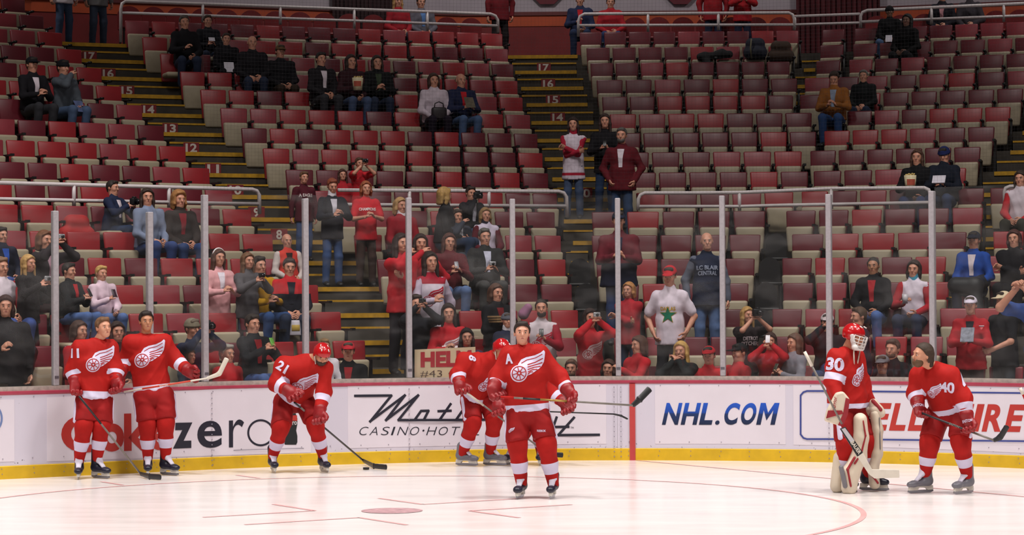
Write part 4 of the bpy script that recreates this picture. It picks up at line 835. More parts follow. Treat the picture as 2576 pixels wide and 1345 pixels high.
# ---------------------------------------------------------------- people
def Rz(a): c, s = math.cos(a), math.sin(a); return np.array([[c, -s, 0], [s, c, 0], [0, 0, 1.]])
def Rx(a): c, s = math.cos(a), math.sin(a); return np.array([[1, 0, 0], [0, c, -s], [0, s, c]])
def Ry(a): c, s = math.cos(a), math.sin(a); return np.array([[c, 0, s], [0, 1, 0], [-s, 0, c]])
SKIN = '#c48a72'
EYEW = mat('eye_white', '#d9cfc8', .3, 0); EYED = mat('eye_dark', '#2a1d18', .3, 0); LIP = mat('lips', '#9c4a47', .5, 0)
def cl(hexc, pre='cloth', rough=.85): return mat(f'{pre}_{hexc.lstrip("#")}', hexc if len(hexc) == 7 else '#222226', rough, .12, 12, 0, .12, .2)
def ico(c, r, R, n=8, m=6):              # small ellipsoid
    V = []; F = []
    for i in range(1, m):
        for j in range(n):
            a, b = PI*i/m, 2*PI*j/n; V.append((math.sin(a)*math.cos(b), math.sin(a)*math.sin(b), math.cos(a)))
    V += [(0, 0, 1), (0, 0, -1)]; t, bt = len(V)-2, len(V)-1
    for i in range(m-2):
        for j in range(n): F.append((i*n+j, (i+1)*n+j, (i+1)*n+(j+1) % n, i*n+(j+1) % n))
    for j in range(n): F += [(t, j, (j+1) % n), (bt, (m-2)*n+(j+1) % n, (m-2)*n+j)]
    return np.array(V)*np.asarray(r)@np.asarray(R).T+np.asarray(c), F
def head_sdf(H, R, k, neck=None):
    s = SDF(); q = lambda *p: H+R@(np.array(p)*k)
    E = lambda c, r, kk=.02, op='u': s.ell(q(*c), np.array(r)*k, R, kk*k, op)
    E((0, .012, .032), (.074, .094, .083)); E((0, -.034, -.025), (.060, .055, .080), .03); E((0, -.055, -.082), (.036, .034, .028), .03)
    s.cap(q(-.030, -.078, .030), q(.030, -.078, .030), .013*k, None, None, .015*k)
    E((.036, -.062, -.022), (.022, .022, .024), .02); E((-.036, -.062, -.022), (.022, .022, .024), .02)
    E((.030, -.098, .006), (.014, .013, .010), .01, 's'); E((-.030, -.098, .006), (.014, .013, .010), .01, 's')
    s.cap(q(0, -.086, .014), q(0, -.106, -.020), .008*k, .013*k, None, .012*k)
    s.cap(q(-.018, -.083, -.055), q(.018, -.083, -.055), .009*k, None, None, .01*k)
    for sg in (-1, 1): E((sg*.076, .016, -.004), (.010, .020, .030), .012)
    if neck is not None: s.cap(q(0, .022, -.055), neck, .052*k, .060*k, None, .03*k)
    return s
def hand_sdf(w, d, n, k, curl=.7, bulk=1.0):
    s = SDF(); d = nrm(d); n = nrm(n-d*np.dot(n, d)); sd = np.cross(d, n)
    s.cap(w-d*.02*k, w+d*.075*k, (.034*k*bulk, .020*k*bulk), (.042*k*bulk, .018*k*bulk), sd, .015*k)
    for i, L in enumerate((.066, .078, .072, .056)):
        b = w+d*.080*k+sd*(-.032+.0212*i)*k*bulk; L = L*k*(1+.25*(bulk-1))
        def dirn(a): return math.cos(a)*d+math.sin(a)*n
        m = b+dirn(curl*.5)*L*.42; e = m+dirn(curl*1.5)*L*.33; e2 = e+dirn(curl*2.3)*L*.27; r = .0092*k*bulk
        s.cap(b, m, r, r, None, .006*k); s.cap(m, e, r, r*.95, None, .004*k); s.cap(e, e2, r*.95, r*.85, None, .004*k)
    b = w+d*.025*k-sd*.036*k*bulk; m = b+(d*.7-sd*.6+n*.35)*.045*k; s.cap(b, m, .014*k*bulk, .012*k*bulk, None, .012*k); s.cap(m, m+(d*.85-sd*.05+n*.5)*.036*k, .0115*k*bulk, .0095*k*bulk, None, .005*k)
    return s
class Parts:
    def __init__(s): s.V = []; s.F = []; s.M = []; s.n = 0
    def add(s, V, F, m):
        F = [tuple(int(i)+s.n for i in f) for f in F]; s.V.append(np.asarray(V)); s.F += F; s.M += [m]*len(F); s.n += len(V)
def ik(a, t, l1, l2, hint):
    v = t-a; L = np.linalg.norm(v); L2 = min(L, (l1+l2)*.995); d = v/L; t = a+d*L2
    x = (l1*l1-l2*l2+L2*L2)/(2*L2); h = math.sqrt(max(l1*l1-x*x, 0)); hn = hint-d*np.dot(hint, d); return a+d*x+nrm(hn)*h, t
def body_mesh(name, J, k, skin, base, hairc, bare=False, hv=.0068, gloves=False, beard=None, hands=True, curls=(.7, .7)):
    B = Parts(); sd = nrm(J['sb']-J['sa'])
    c = SDF()
    c.cap(J['pel'], J['chest'], (.13*k, .09*k), (.14*k, .095*k), sd, .06*k); c.cap(J['chest'], J['neck'], (.13*k, .085*k), (.055*k, .05*k), sd, .06*k)
    for q in 'ab':
        c.cap(J['s'+q], J['e'+q], .048*k, .040*k, None, .03*k); c.cap(J['e'+q], J['w'+q], .040*k, .028*k, None, .02*k)
        c.cap(J['h'+q], J['k'+q], .075*k, .052*k, None, .05*k); c.cap(J['k'+q], J['f'+q], .052*k, .036*k, None, .02*k)
    c.cap(J['neck'], J['head']-J['R'][:, 2]*.06*k, .056*k, .05*k, None, .03*k)
    V, F = c.mesh(.017*k if bare else .021*k); B.add(V, F, 0)
    V, F = head_sdf(J['head'], J['R'], k, J['neck']).mesh(hv*k); B.add(V, F, 0)
    q = lambda *p: J['head']+J['R']@(np.array(p)*k)
    for sg in (-1, 1):
        B.add(*ico(q(sg*.030, -.083, .006), np.array((.0115, .008, .0056))*k, J['R']), 1)
        B.add(*ico(q(sg*.030, -.0895, .006), np.array((.0058, .0036, .0055))*k, J['R']), 2)
        B.add(*ico(q(sg*.031, -.0895, .0285), np.array((.018, .007, .0042))*k, J['R']), 3)
    B.add(*ico(q(0, -.089, -.0545), np.array((.021, .006, .0068))*k, J['R']), 4)
    if hands and not gloves:
        mid = (J['wa']+J['wb'])/2
        for i, s in enumerate('ab'):
            d = nrm(J['w'+s]-J['e'+s]); d = J.get('d'+s, d); n = mid-J['w'+s]+np.array([0, 0, -.05])
            V, F = hand_sdf(J['w'+s], d, J.get('n'+s, n), k, curls[i]).mesh(.0052*k); B.add(V, F, 0)
    mats = [mat('skin_'+skin.lstrip('#'), skin, .55, .06, 20, 0, .3), EYEW, EYED, hairc, LIP]
    return mk(name, np.concatenate(B.V)-base, B.F, mats, None, B.M, True, base)
def hair_mesh(style, J, k, m, base, root, vox=.009):
    s = SDF(); R = J['R']; q = lambda *p: J['head']+R@(np.array(p)*k)
    g = {'buzz': .003, 'short': .010, 'bald': .004, 'curly': .026}.get(style, .012)
    if style == 'bald':
        for sg in (-1, 1): s.ell(q(sg*.052, .035, .010), np.array((.030, .062, .036))*k, R, .01*k)
        s.ell(q(0, .075, .0), np.array((.060, .034, .045))*k, R, .02*k)
    else:
        s.ell(q(0, .016, .039), (np.array((.076, .096, .083))+g)*k, R, .01*k)
        s.clip(q(0, -.070, .086), R@np.array([0, -.72, -.69]))
        for sg in (-1, 1): s.cap(q(sg*.073, -.016, .050), q(sg*.075, -.014, .004), .011*k, .007*k, None, .02*k)
        s.cap(q(0, .080, -.01), q(0, .070, -.055), (.060*k, .026*k), (.048*k, .022*k), R[:, 0], .02*k)
        if style in ('short', 'curly'): s.cap(q(-.045, -.055, .098), q(.035, -.056, .104), .014*k, .020*k, None, .03*k)
        L = {'long': .235, 'bob': .115, 'curly': .12}.get(style, 0)
        if L:
            w = .034 if style != 'curly' else .048
            for sg in (-1, 1):
                s.cap(q(sg*.072, -.004, .045), q(sg*.083, -.006, -.05), (.022*k, w*k), (.024*k, w*k), R[:, 0], .02*k)
                s.cap(q(sg*.083, -.006, -.05), q(sg*.085, -.02 if L > .2 else .01, -L), (.024*k, w*k), (.020*k, w*.8*k), R[:, 0], .02*k)
            s.cap(q(0, .070, .03), q(0, .075, -L), (.085*k, .038*k), (.090*k, .030*k), R[:, 0], .03*k)
            s.cap(q(-.058, -.046, .074), q(-.010, -.066, .100), .014*k, .012*k, None, .02*k); s.cap(q(.058, -.046, .070), q(-.005, -.066, .100), .015*k, .012*k, None, .02*k)
    V, F = s.mesh(vox*k); return mk('hair', V-base, F, m, root)
def hat_mesh(kind, J, k, m, base, root):
    s = SDF(); R = J['R']; q = lambda *p: J['head']+R@(np.array(p)*k)
    if kind == 'band':
        P = [q(.088*math.cos(t), .016, .035+.10*math.sin(t)) for t in np.linspace(.1, PI-.1, 14)]; e = MB(); e.tube(P, .012*k, 6); e.V = [v-base for v in e.V]
        return e.build('headband', m, root, True)
    s.ell(q(0, .014, .040), np.array((.090, .112, .094))*k, R, .01*k); s.clip(q(0, 0, .040 if kind == 'cap' else .022), R@np.array([0, .10, -1]))
    if kind == 'cap': s.ell(q(0, -.125, .050), np.array((.068, .075, .011))*k, R, .015*k)
    else: s.cap(q(-.02, .01, .032), q(.02, .01, .032), (.085*k, .115*k), None, R[:, 1], .01*k) if False else s.ell(q(0, .012, .036), np.array((.096, .118, .028))*k, R, .01*k)
    V, F = s.mesh(.0085*k); return mk('cap' if kind == 'cap' else 'knit_hat', V-base, F, m, root)
def decal(o, base, c, d, W, F, m, name, lift=.004, up=None, sub=0, parent=None):
    # project flat shapes W (metres, right/up) onto the mesh o around the point where the ray c + t d meets it
    me = o.data; bv = BVHTree.FromPolygons([tuple(v.co) for v in me.vertices], [tuple(p.vertices) for p in me.polygons])
    c = Vector(c-base); d = Vector(d).normalized(); h = bv.ray_cast(c, d)
    if h[0] is None: return None
    acc = Vector(); hv = Vector((0, 0, 1)) if up is None else Vector(up)
    rt = d.cross(hv).normalized()
    for a in (-.06, 0, .06):
        for b in (-.06, 0, .06):
            g = bv.ray_cast(c+rt*a+hv*b, d)
            if g[0] is not None: acc += g[1]
    n = acc.normalized()
    if n.dot(d) > 0: n = -n
    rt = (-n).cross(hv).normalized(); u_ = rt.cross(-n).normalized()
    if sub:
        bm = bmesh.new(); vs = [bm.verts.new((x, y, 0)) for x, y in W]
        for f in F:
            try: bm.faces.new([vs[i] for i in f])
            except ValueError: pass
        bmesh.ops.triangulate(bm, faces=bm.faces[:])
        for _ in range(5):
            E = [e for e in bm.edges if e.calc_length() > sub]
            if not E: break
            bmesh.ops.subdivide_edges(bm, edges=E, cuts=1); bmesh.ops.triangulate(bm, faces=[f for f in bm.faces if len(f.verts) > 3])
        bm.verts.index_update(); W = [v.co[:2] for v in bm.verts]; F = [[v.index for v in f.verts] for f in bm.faces]; bm.free()
    P = []
    for x, y in W:
        p = h[0]+rt*x+u_*y; g = bv.ray_cast(p+n*.16, -n, .32)
        P.append((g[0] if g[0] is not None else p)+n*lift)
    return mk(name, [p[:] for p in P], flip_to([p[:] for p in P], F, np.array(n)), m, parent or o, None, False)
WING = [(-.03, .36), (.10, .55), (.30, .64), (.62, .70), (.86, .80), (.99, .91), (1.04, .84), (1.02, .64), (.99, .46), (.90, .30), (.80, .19), (.63, .07), (.46, -.05), (.28, -.11), (.05, -.20)]
def wings_shapes():
    disc = [(.33*math.cos(t), .33*math.sin(t)) for t in np.linspace(0, 2*PI, 29)[:-1]]
    base = (disc+WING, [tuple(range(28)), tuple(range(28, 28+len(WING)))[::-1]])
    V, F = [], []
    def seg(P, w):
        for a, b in zip(P, P[1:]):
            a, b = np.array(a), np.array(b); d = nrm(b-a); n = np.array([-d[1], d[0]])*w/2; i = len(V)
            V.extend([tuple(a-n), tuple(b-n), tuple(b+n), tuple(a+n)]); F.append((i, i+1, i+2, i+3))
    ring = lambda r: [(r*math.cos(t), r*math.sin(t)) for t in np.linspace(0, 2*PI, 25)]
    seg(ring(.27), .035); seg(ring(.07), .05)
    for i in range(8): a = PI*i/4+.2; seg([(.09*math.cos(a), .09*math.sin(a)), (.24*math.cos(a), .24*math.sin(a))], .03)
    seg([(.10, .40), (.32, .53), (.66, .60), (.93, .74)], .028)
    for y0, x1, y1 in ((.33, .95, .58), (.23, .93, .42), (.13, .86, .28), (.03, .72, .15), (-.06, .55, .04)):
        seg([(.33 if y0 > -.1 else .2, y0), ((.33+x1)/2, y0+.10), (x1, y1)], .034)
    return base, (V, F)
WBASE, WLINE = wings_shapes()
def wings(o, base, c, d, size, mb_, ml, parent=None, up=None, yaw=0):
    W = np.array(WBASE[0])*size-np.array([.33, .2])*size
    b = decal(o, base, c, d, W, WBASE[1], mb_, 'winged_wheel_emblem', .004, up, .035, parent)
    if b is None: return
    W = np.array(WLINE[0])*size-np.array([.33, .2])*size
    decal(o, base, c, d, W, WLINE[1], ml, 'emblem_lines', .007, up, .03, b)
def text_decal(o, base, c, d, txt, h, m, parent=None, up=None, bold=.03, asp=.62, name='lettering'):
    for i, ln in enumerate(txt.split('/')):
        V, F = text2d(ln, bold, 4); W = (V-.5)*np.array([h*asp*len(ln), h])-np.array([0, i*h*1.25])
        decal(o, base, c, d, W, F, m, name, .005, up, .05, parent)

def folds(o, amp=.006, fr=(26, 38, 52), seed=0):
    # creases of loose cloth: shallow ridges pushed out along the surface normals
    r = np.random.default_rng(seed); me = o.data; n = len(me.vertices); co = np.empty(n*3); no = np.empty(n*3)
    me.vertices.foreach_get('co', co); me.vertices.foreach_get('normal', no); co = co.reshape(-1, 3); no = no.reshape(-1, 3); d = np.zeros(n)
    for f in fr:
        u = nrm(r.normal(0, 1, 3)*np.array([1, 1, .55])); v = nrm(r.normal(0, 1, 3)); s = np.sin(co@u*f+r.uniform(0, 6)+1.4*np.sin(co@v*f*.3)); d += np.where(s > 0, s**3, s*.25)
    me.vertices.foreach_set('co', (co+no*(d*amp/1.6)[:, None]).ravel()); me.update()
def clothe_top(name, J, k, m, base, root, w=1.0, short=False, cuff=1.0, vox=.019, hem=0, sep=None, thick=1.0):
    s = SDF(); sd = nrm(J['sb']-J['sa']); up_ = nrm(J['chest']-J['pel'])
    p0 = J['pel']-up_*((.02+.22*hem)*k)
    s.cap(p0-up_*.03*k, J['pel']+up_*.14*k, ((.190+.012*hem)*k*(1+.9*(w-1)), (.140+.01*hem)*k*w), (.168*k*w, .124*k*w), sd, .05*k)
    s.cap(J['pel']+up_*.12*k, J['chest'], (.146*k*w, .110*k*w), (.156*k*(1+.6*(w-1)), .112*k*w), sd, .06*k)
    s.clip(p0, -up_)
    s.cap(J['chest'], J['neck']-up_*.06*k, (.152*k, .106*k), (.092*k, .074*k), sd, .07*k)
    s.cap(J['sa'], J['sb'], .062*k*thick, None, None, .06*k)
    s.cap(J['neck']-up_*.05*k, J['neck']+(J['head']-J['neck'])*.10, .080*k, .064*k, None, .04*k)
    arms = []
    for q in 'ab':
        a = s if sep is None else SDF(); e, sh, wr = J['e'+q], J['s'+q], J['w'+q]
        if short: a.cap(sh, sh+(e-sh)*.75, .068*k, .064*k, None, .05*k)
        else:
            a.cap(sh, e, .065*k*thick, .054*k*thick, None, .05*k); a.cap(e, e+(wr-e)*.97, .054*k*thick, .041*k*thick, None, .03*k)
        if sep is not None: arms.append(a)
    V, F = s.mesh(vox*k); o = mk(name, V-base, F, m, root); folds(o, .008*k, seed=len(MATS))
    for a in arms: V, F = a.mesh(vox*k*.9); folds(mk('sleeve', V-base, F, sep, root), .007*k, (34, 48), 3)
    return o
def clothe_bottom(name, J, k, m, base, root, w=1.0, vox=.022):
    s = SDF(); sd = nrm(J['hb']-J['ha'])
    s.cap(J['ha'], J['hb'], .090*k*w, None, None, .06*k)
    for q in 'ab':
        s.cap(J['h'+q], J['k'+q], .086*k*(1+.5*(w-1)), .066*k, None, .05*k); s.cap(J['k'+q], J['f'+q], .070*k, .058*k, None, .03*k)
    V, F = s.mesh(vox*k); o = mk(name, V-base, F, m, root); folds(o, .005*k, (30, 46), 5); return o
def shoes(J, k, m, base, root, fw):
    for q in 'ab':
        f = J['f'+q]; s = SDF(); s.cap(f+np.array([0, 0, -.02*k]), f+fw*.13*k+np.array([0, 0, -.05*k]), (.042*k, .05*k), (.042*k, .032*k), None, .03*k)
        V, F = s.mesh(.014*k); mk('shoe', V-base, F, m, root)
def spectator(i):
    (x, y, md, s, n, arm, yaw, top, bot, hair, o, lab), (P, phi, pose, k, row, _) = PPL[i], SPOTS[i]
    w = o.get('w', 1.0); a0 = phi+math.radians(yaw); Rb = Rz(a0); sit = pose in 'sn'
    pz = .50 if sit else .93; L = lambda *p: P+Rb@(np.array(p)*k)
    lean = math.radians(o.get('lean', 6 if sit else 2)); Rl = Rb@Rx(lean); Q = lambda *p: P+Rb@(np.array((0, .0, pz))*k)+Rl@(np.array(p)*k)
    J = {'pel': L(0, 0, pz), 'chest': Q(0, 0, .34), 'neck': Q(0, .02, .53), 'sa': Q(-.160*(1+.6*(w-1)), .0, .450), 'sb': Q(.160*(1+.6*(w-1)), 0, .450)}
    J['R'] = Rb@Rz(math.radians(o.get('hyaw', 0)))@Rx(math.radians(-o.get('pitch', -4)))@Ry(math.radians(random.uniform(-4, 4)))
    J['head'] = np.array([P[0], P[1], P[2]+(1.175 if sit else 1.63)*k])+Rb@np.array([0, -.02*k, 0])
    am = arm.split(','); am = am*2 if len(am) == 1 else am
    for q, sg, a in (('a', -1, am[0]), ('b', 1, am[1])):
        t = np.array(ARMS[a][0])+rng.uniform(-.015, .015, 3); t[0] *= sg
        if a == 'fold': t[2] += .03*sg
        el, wr = ik(J['s'+q], Q(*t), .29*k, .25*k, Rb@np.array([sg*1.0, .5 if a != 'cam' else -.2, -.9 if a != 'down' else -.2]))
        J['e'+q], J['w'+q] = el, wr
        if a == 'lap': J['d'+q] = nrm(Rb@np.array([-sg*.5, -.7, -.3]))
        if a in ('cam', 'chest', 'phone', 'hold'): J['d'+q] = nrm(Rb@np.array([-sg*.55, -.35, .55])); 
        if a == 'fold': J['d'+q] = nrm(J['w'+q]-J['e'+q])
    sp = o.get('spread', 1.0)
    for q, sg in (('a', -1), ('b', 1)):
        J['h'+q] = L(sg*.076, 0, pz-.02)
        if pose == 'n': J['k'+q] = L(sg*.11, -.10, .07); J['f'+q] = L(sg*.11, .33, .08)
        elif sit: J['k'+q] = L(sg*.13*sp, -.43, .50); J['f'+q] = L(sg*.13*sp, -.36, .09)
        else: J['k'+q] = L(sg*.10, -.03, .49); J['f'+q] = L(sg*.11, .01, .09)
    st, hc = hair.split(' '); hm = mat('hair_'+hc[1:], hc, .7, .25, 30, 0, .25)
    front = md == 'f'
    bare = o.get('short')
    root = body_mesh('person', J, k, o.get('skin', SKIN), P, hm, bare, .0075)
    tag(root, lab, 'person', 'spectators in the stands' )
    tm = cl(top); sm = cl(o['sleeve']) if 'sleeve' in o else None
    to = clothe_top('shirt' if bare else 'jacket', J, k, tm, P, root, w, bare, 1, .019, o.get('hem', 0 if sit else .6), sm)
    clothe_bottom('trousers', J, k, cl(bot), P, root, w)
    if not front: shoes(J, k, mat('shoe_dark', '#1a1818', .5, 0), P, root, Rb@np.array([0, -1., 0]))
    hat = o.get('hat')
    if not (hat and st == 'bald'): hair_mesh(st, J, k, hm, P, root)
    if hat: kd, hx = hat.split(' '); hat_mesh(kd, J, k, cl(hx), P, root)
    if 'beard' in o:
        g = SDF(); q = lambda *p: J['head']+J['R']@(np.array(p)*k)
        g.ell(q(0, -.048, -.066), np.array((.060, .052, .052))*k, J['R'], .01); g.ell(q(0, -.098, -.048), np.array((.024, .022, .013))*k, J['R'], .01, 's'); g.clip(q(0, -.09, -.042), J['R']@np.array([0, -.40, 1.]))
        V, F = g.mesh(.008*k); mk('beard', V-P, F, mat('hair_'+o['beard'][1:], o['beard'], .8, .2, 30), root)
    fw = Rl@np.array([0, -1., 0]); up_ = Rl@np.array([0, 0, 1.])
    if 'inner' in o:
        W = np.array([(-.055, .13), (.055, .13), (.035, -.02), (.028, -.16), (-.028, -.16), (-.035, -.02)])*k
        decal(to, P, Q(0, -.5, .37), -fw, W, [(0, 1, 2, 3, 4, 5)], cl(o['inner']), 'inner_shirt', .006, up_, .03, root)
    if 'turtle' in o:
        g = SDF(); g.cap(J['neck']-up_*.02*k, J['neck']+(J['head']-J['neck'])*.42, .074*k, .066*k); V, F = g.mesh(.012*k); mk('collar', V-P, F, cl(o['turtle']), root)
    dc = o.get('decal', '')
    if dc.startswith('wings'): wings(to, P, Q(0, -.5, .26), -fw, .20*k, cl(dc.split(':')[1]), cl(top), root, up_)
    elif dc.startswith('text'):
        _, t, c = dc.split(':'); text_decal(to, P, Q(0, -.5, .36), -fw, t, min(.085, .46/max(len(q_) for q_ in t.split('/')))*k, cl(c), root, up_)
    elif dc == 'star':
        st5 = [(r*math.sin(2*PI*j/10), r*math.cos(2*PI*j/10)) for j, r in ((j, (.10, .042)[j % 2]) for j in range(10))]
        W = [(0, 0)]+st5; decal(to, P, Q(0, -.5, .22), -fw, np.array(W)*k*1.15, [(0, 1+j, 1+(j+1) % 10) for j in range(10)], cl('#b8952f'), 'star_print', .004, up_, .04, root)
        decal(to, P, Q(0, -.5, .22), -fw, np.array(W)*k, [(0, 1+j, 1+(j+1) % 10) for j in range(10)], cl('#1d6b50'), 'star_print', .008, up_, .04, root)
        text_decal(to, P, Q(0, -.5, .30), -fw, 'DALLAS', .05*k, cl('#c49a2c'), root, up_)
    return J, root, k, Rb, fw
import time as _t; _t0 = _t.time()
FIG = [spectator(i) for i in range(len(PPL))]
print('PEOPLE', len(FIG), round(_t.time()-_t0, 1))
for p_, s_ in zip(PPL, SPOTS): print(p_[3], p_[0], p_[1], 'row', s_[4], 'k', round(s_[3], 2), 'z', round(s_[0][2], 2), s_[2])
# ---------------------------------------------------------------- the players
JRED = mat('jersey_red', '#a81b17', .75, .10, 5, 0, .55, .2); JWH = mat('jersey_white', '#d4cce4', .75, .05, 5, 0, .4, .2); PRED = mat('pants_red', '#92191a', .7, .12, 7, 0, .15, .2)
SRED = mat('sock_red', '#a81b18', .8, .12, 9, 0, .15, .2); GRED = mat('glove_red', '#8c1218', .5, .15, 9, 0, .1); BOOT = mat('skate_black', '#17182a', .4, .1); BOOTG = mat('skate_grey', '#6d6c74', .4, .15, 8)
LACE = mat('lace_white', '#cfc9d8', .7, .05); HOLD = mat('blade_holder', '#d5cfc4', .4, .05); STEEL = mat('blade_steel', '#9b9ba2', .25, 0, 9, .8)
HELM = mat('helmet_red', '#b3141a', .22, .05, 6, 0, 0, .5, .3); STB = mat('stick_black', '#201f22', .45, .1); STG = mat('stick_grey', '#777069', .35, .2, 14); STW = mat('stick_white', '#d6cdbf', .45, .08); GOLD = mat('stick_gold', '#9a7a3c', .3, .1, 9, .4)
CREAM = mat('pad_cream', '#d9cbb6', .55, .06, 6); PADR = mat('pad_red', '#96202a', .55, .1); GRYP = mat('pad_grey', '#77757a', .5, .1)
class Plane:                             # upright plane facing the camera through a spot on the ice
    def __init__(s, x, y): g = ground(x, y); s.D = g[1]; s.base = np.array([g[0], g[1], 0.])
    def p(s, x, y, dd=0.0): d = ray(x, y); return CAMP+d*((s.D+dd)/d[1])
    def u(s, px): return px*s.D/FPX
def frame(yaw, pitch=0, roll=0): return Rz(math.radians(yaw))@Rx(math.radians(-pitch))@Ry(math.radians(roll))
def band(o, base, a, b, t0, t1, rad, m_index, axis=None):
    # recolour the part of mesh o between two levels of the axis a-b, cut cleanly
    a, b = np.asarray(a)-base, np.asarray(b)-base; d = b-a; L = np.linalg.norm(d); d = d/L
    bm = bmesh.new(); bm.from_mesh(o.data)
    def near(f, lo, hi):
        c = np.array(f.calc_center_median())-a; t = c@d/L; r = np.linalg.norm(c-d*(c@d)); return lo <= t <= hi and r < rad
    for t in (t0, t1):
        fs = [f for f in bm.faces if near(f, t0-.5, t1+.5)]
        g = set(fs); [g.update(f.edges) for f in fs]; [g.update(f.verts) for f in fs]
        bmesh.ops.bisect_plane(bm, geom=list(g), plane_co=Vector(a+d*L*t), plane_no=Vector(d), clear_inner=False, clear_outer=False)
    for f in bm.faces:
        if near(f, t0, t1): f.material_index = m_index
    bm.to_mesh(o.data); bm.free(); o.data.polygons.foreach_set('use_smooth', np.ones(len(o.data.polygons), bool))
def skate(J, q, k, base, root, toe, boot, tongue=True):
    # toe: direction of the foot; ankle J['f'+q]; stands on the ice
    f = J['f'+q]; up_ = np.array([0, 0, 1.]); t = nrm(np.array([toe[0], toe[1], 0])); sd = np.cross(t, up_); zs = J.get('z'+q, 0.0)
    h = f[2]-zs; g = lambda a, z, s_=0: np.array([f[0], f[1], zs])+t*a+up_*z+sd*s_
    s = SDF(); s.cap(g(-.01, h+.10), g(-.025, .14), (.062, .058), (.050, .058), sd, .04); s.cap(g(-.04, .115), g(.155, .100), (.044, .040), (.040, .032), None, .04); s.cap(g(.155, .100), g(.20, .095), (.042, .030), None, None, .03)
    V, F = s.mesh(.010); o = mk('skate', V-base, F, boot, root)
    s = SDF(); s.cap(g(.035, h+.15), g(.045, .20), (.020, .046), (.022, .040), t, .02); s.cap(g(.045, .20), g(.12, .135), (.020, .038), (.016, .030), up_, .02)
    V, F = s.mesh(.009); mk('laces', V-base, F, LACE, o)
    e = MB(); V = []
    for z, w_ in ((.078, .026), (.030, .010)):
        for a in ((-.075, .19) if z > .05 else (-.085, .225)): V += [g(a, z, -w_), g(a, z, w_)]
    P = [(-.085, .080), (-.09, .034), (-.02, .034), (.0, .060), (.09, .060), (.11, .034), (.215, .034), (.205, .080)]
    V = [g(a, z, -.016)-base for a, z in P]+[g(a, z, .016)-base for a, z in P]; n = len(P)
    mk('blade_holder', V, [(0, 1, 2, 3), (0, 3, 4, 7), (4, 5, 6, 7), (8, 11, 10, 9), (8, 15, 12, 11), (12, 15, 14, 13)]+[(i, n+i, n+(i+1) % n, (i+1) % n) for i in range(n)], HOLD, o, None, False)
    P = [(-.095, .036), (-.10, .018), (-.06, .003), (.19, .003), (.23, .016), (.222, .036)]; n = len(P)
    V = [g(a, z, -.003)-base for a, z in P]+[g(a, z, .003)-base for a, z in P]
    mk('blade', V, [tuple(range(n)), tuple(range(n, 2*n))[::-1]]+[(i, n+i, n+(i+1) % n, (i+1) % n) for i in range(n)], STEEL, o, None, False)
def glove(J, q, base, root, d=None, n=None, curl=1.0, letter=None, m=None):
    w_, e = J['w'+q], J['e'+q]; d = nrm(w_-e) if d is None else nrm(d); n = np.array([0, 0, -1.]) if n is None else np.asarray(n, float)
    s = SDF(); s.cap(w_-nrm(w_-e)*.065, w_+d*.01, .078, .058, None, .03); nn_ = nrm(n-d*np.dot(n, d)); s.cap(w_+d*.0-nn_*.012, w_+d*.075-nn_*.014, (.058, .040), (.062, .036), np.cross(d, nn_), .02); h = hand_sdf(w_, d, n, 1.05, curl, 2.15); s.p += h.p
    V, F = s.mesh(.0095); o = mk('glove', V-base, F, m or GRED, root); return o
def stick(name_label, P, r, blade, mats, base, tape=None, cat='hockey stick', group='hockey sticks'):
    # P: shaft from butt to heel; blade: points heel -> toe with heights
    e = MB(); e.tube([np.asarray(p) for p in P], r, 8, 0, (1.0, .8))
    base = np.asarray(P[0]); o = mk('hockey_stick', np.concatenate(e.V)-base, e.F, mats[0], None, None, True, base); tag(o, name_label, cat, group)
    s = SDF()
    for (a, ha), (b, hb) in zip(blade, blade[1:]): s.cap(a, b, (ha, .011), (hb, .011), np.array([0, 0, 1.]) if abs(nrm(np.asarray(b)-a)[2]) < .6 else nrm(np.cross(np.asarray(b)-a, [0, 1., 0])), .01)
    V, F = s.mesh(.0065); mk('blade', V-base, F, mats[1], o)
    for a, b, m, rr in tape or []:
        e = MB(); e.tube([np.asarray(a)-base, np.asarray(b)-base], rr, 8, 0, (1.0, .8)); e.build('grip_tape' if rr > r else 'shaft_print', m, o, True)
    return o
def on_stick(P0, P1, txt, h, m, o, at, up_=(0, 0, 1)):
    a, b = np.asarray(P0), np.asarray(P1); d = nrm(b-a); n = nrm(np.cross(d, np.cross([0, -1., 0], d))); u_ = np.cross(n, d) if np.cross(n, d)[2] > 0 else -np.cross(n, d)
    V, F = text2d(txt, .03, 2); c = a+(b-a)*at
    if d[0] < 0: d = -d
    W = [c+d*((x-.5)*h*.75*len(txt))+u_*((y-.5)*h)+np.array([0, -.024, 0]) for x, y in V]
    mk('lettering', [w-np.array(o.location) for w in W], flip_to(W, F, np.array([0, -1., 0])), m, o, None, False)
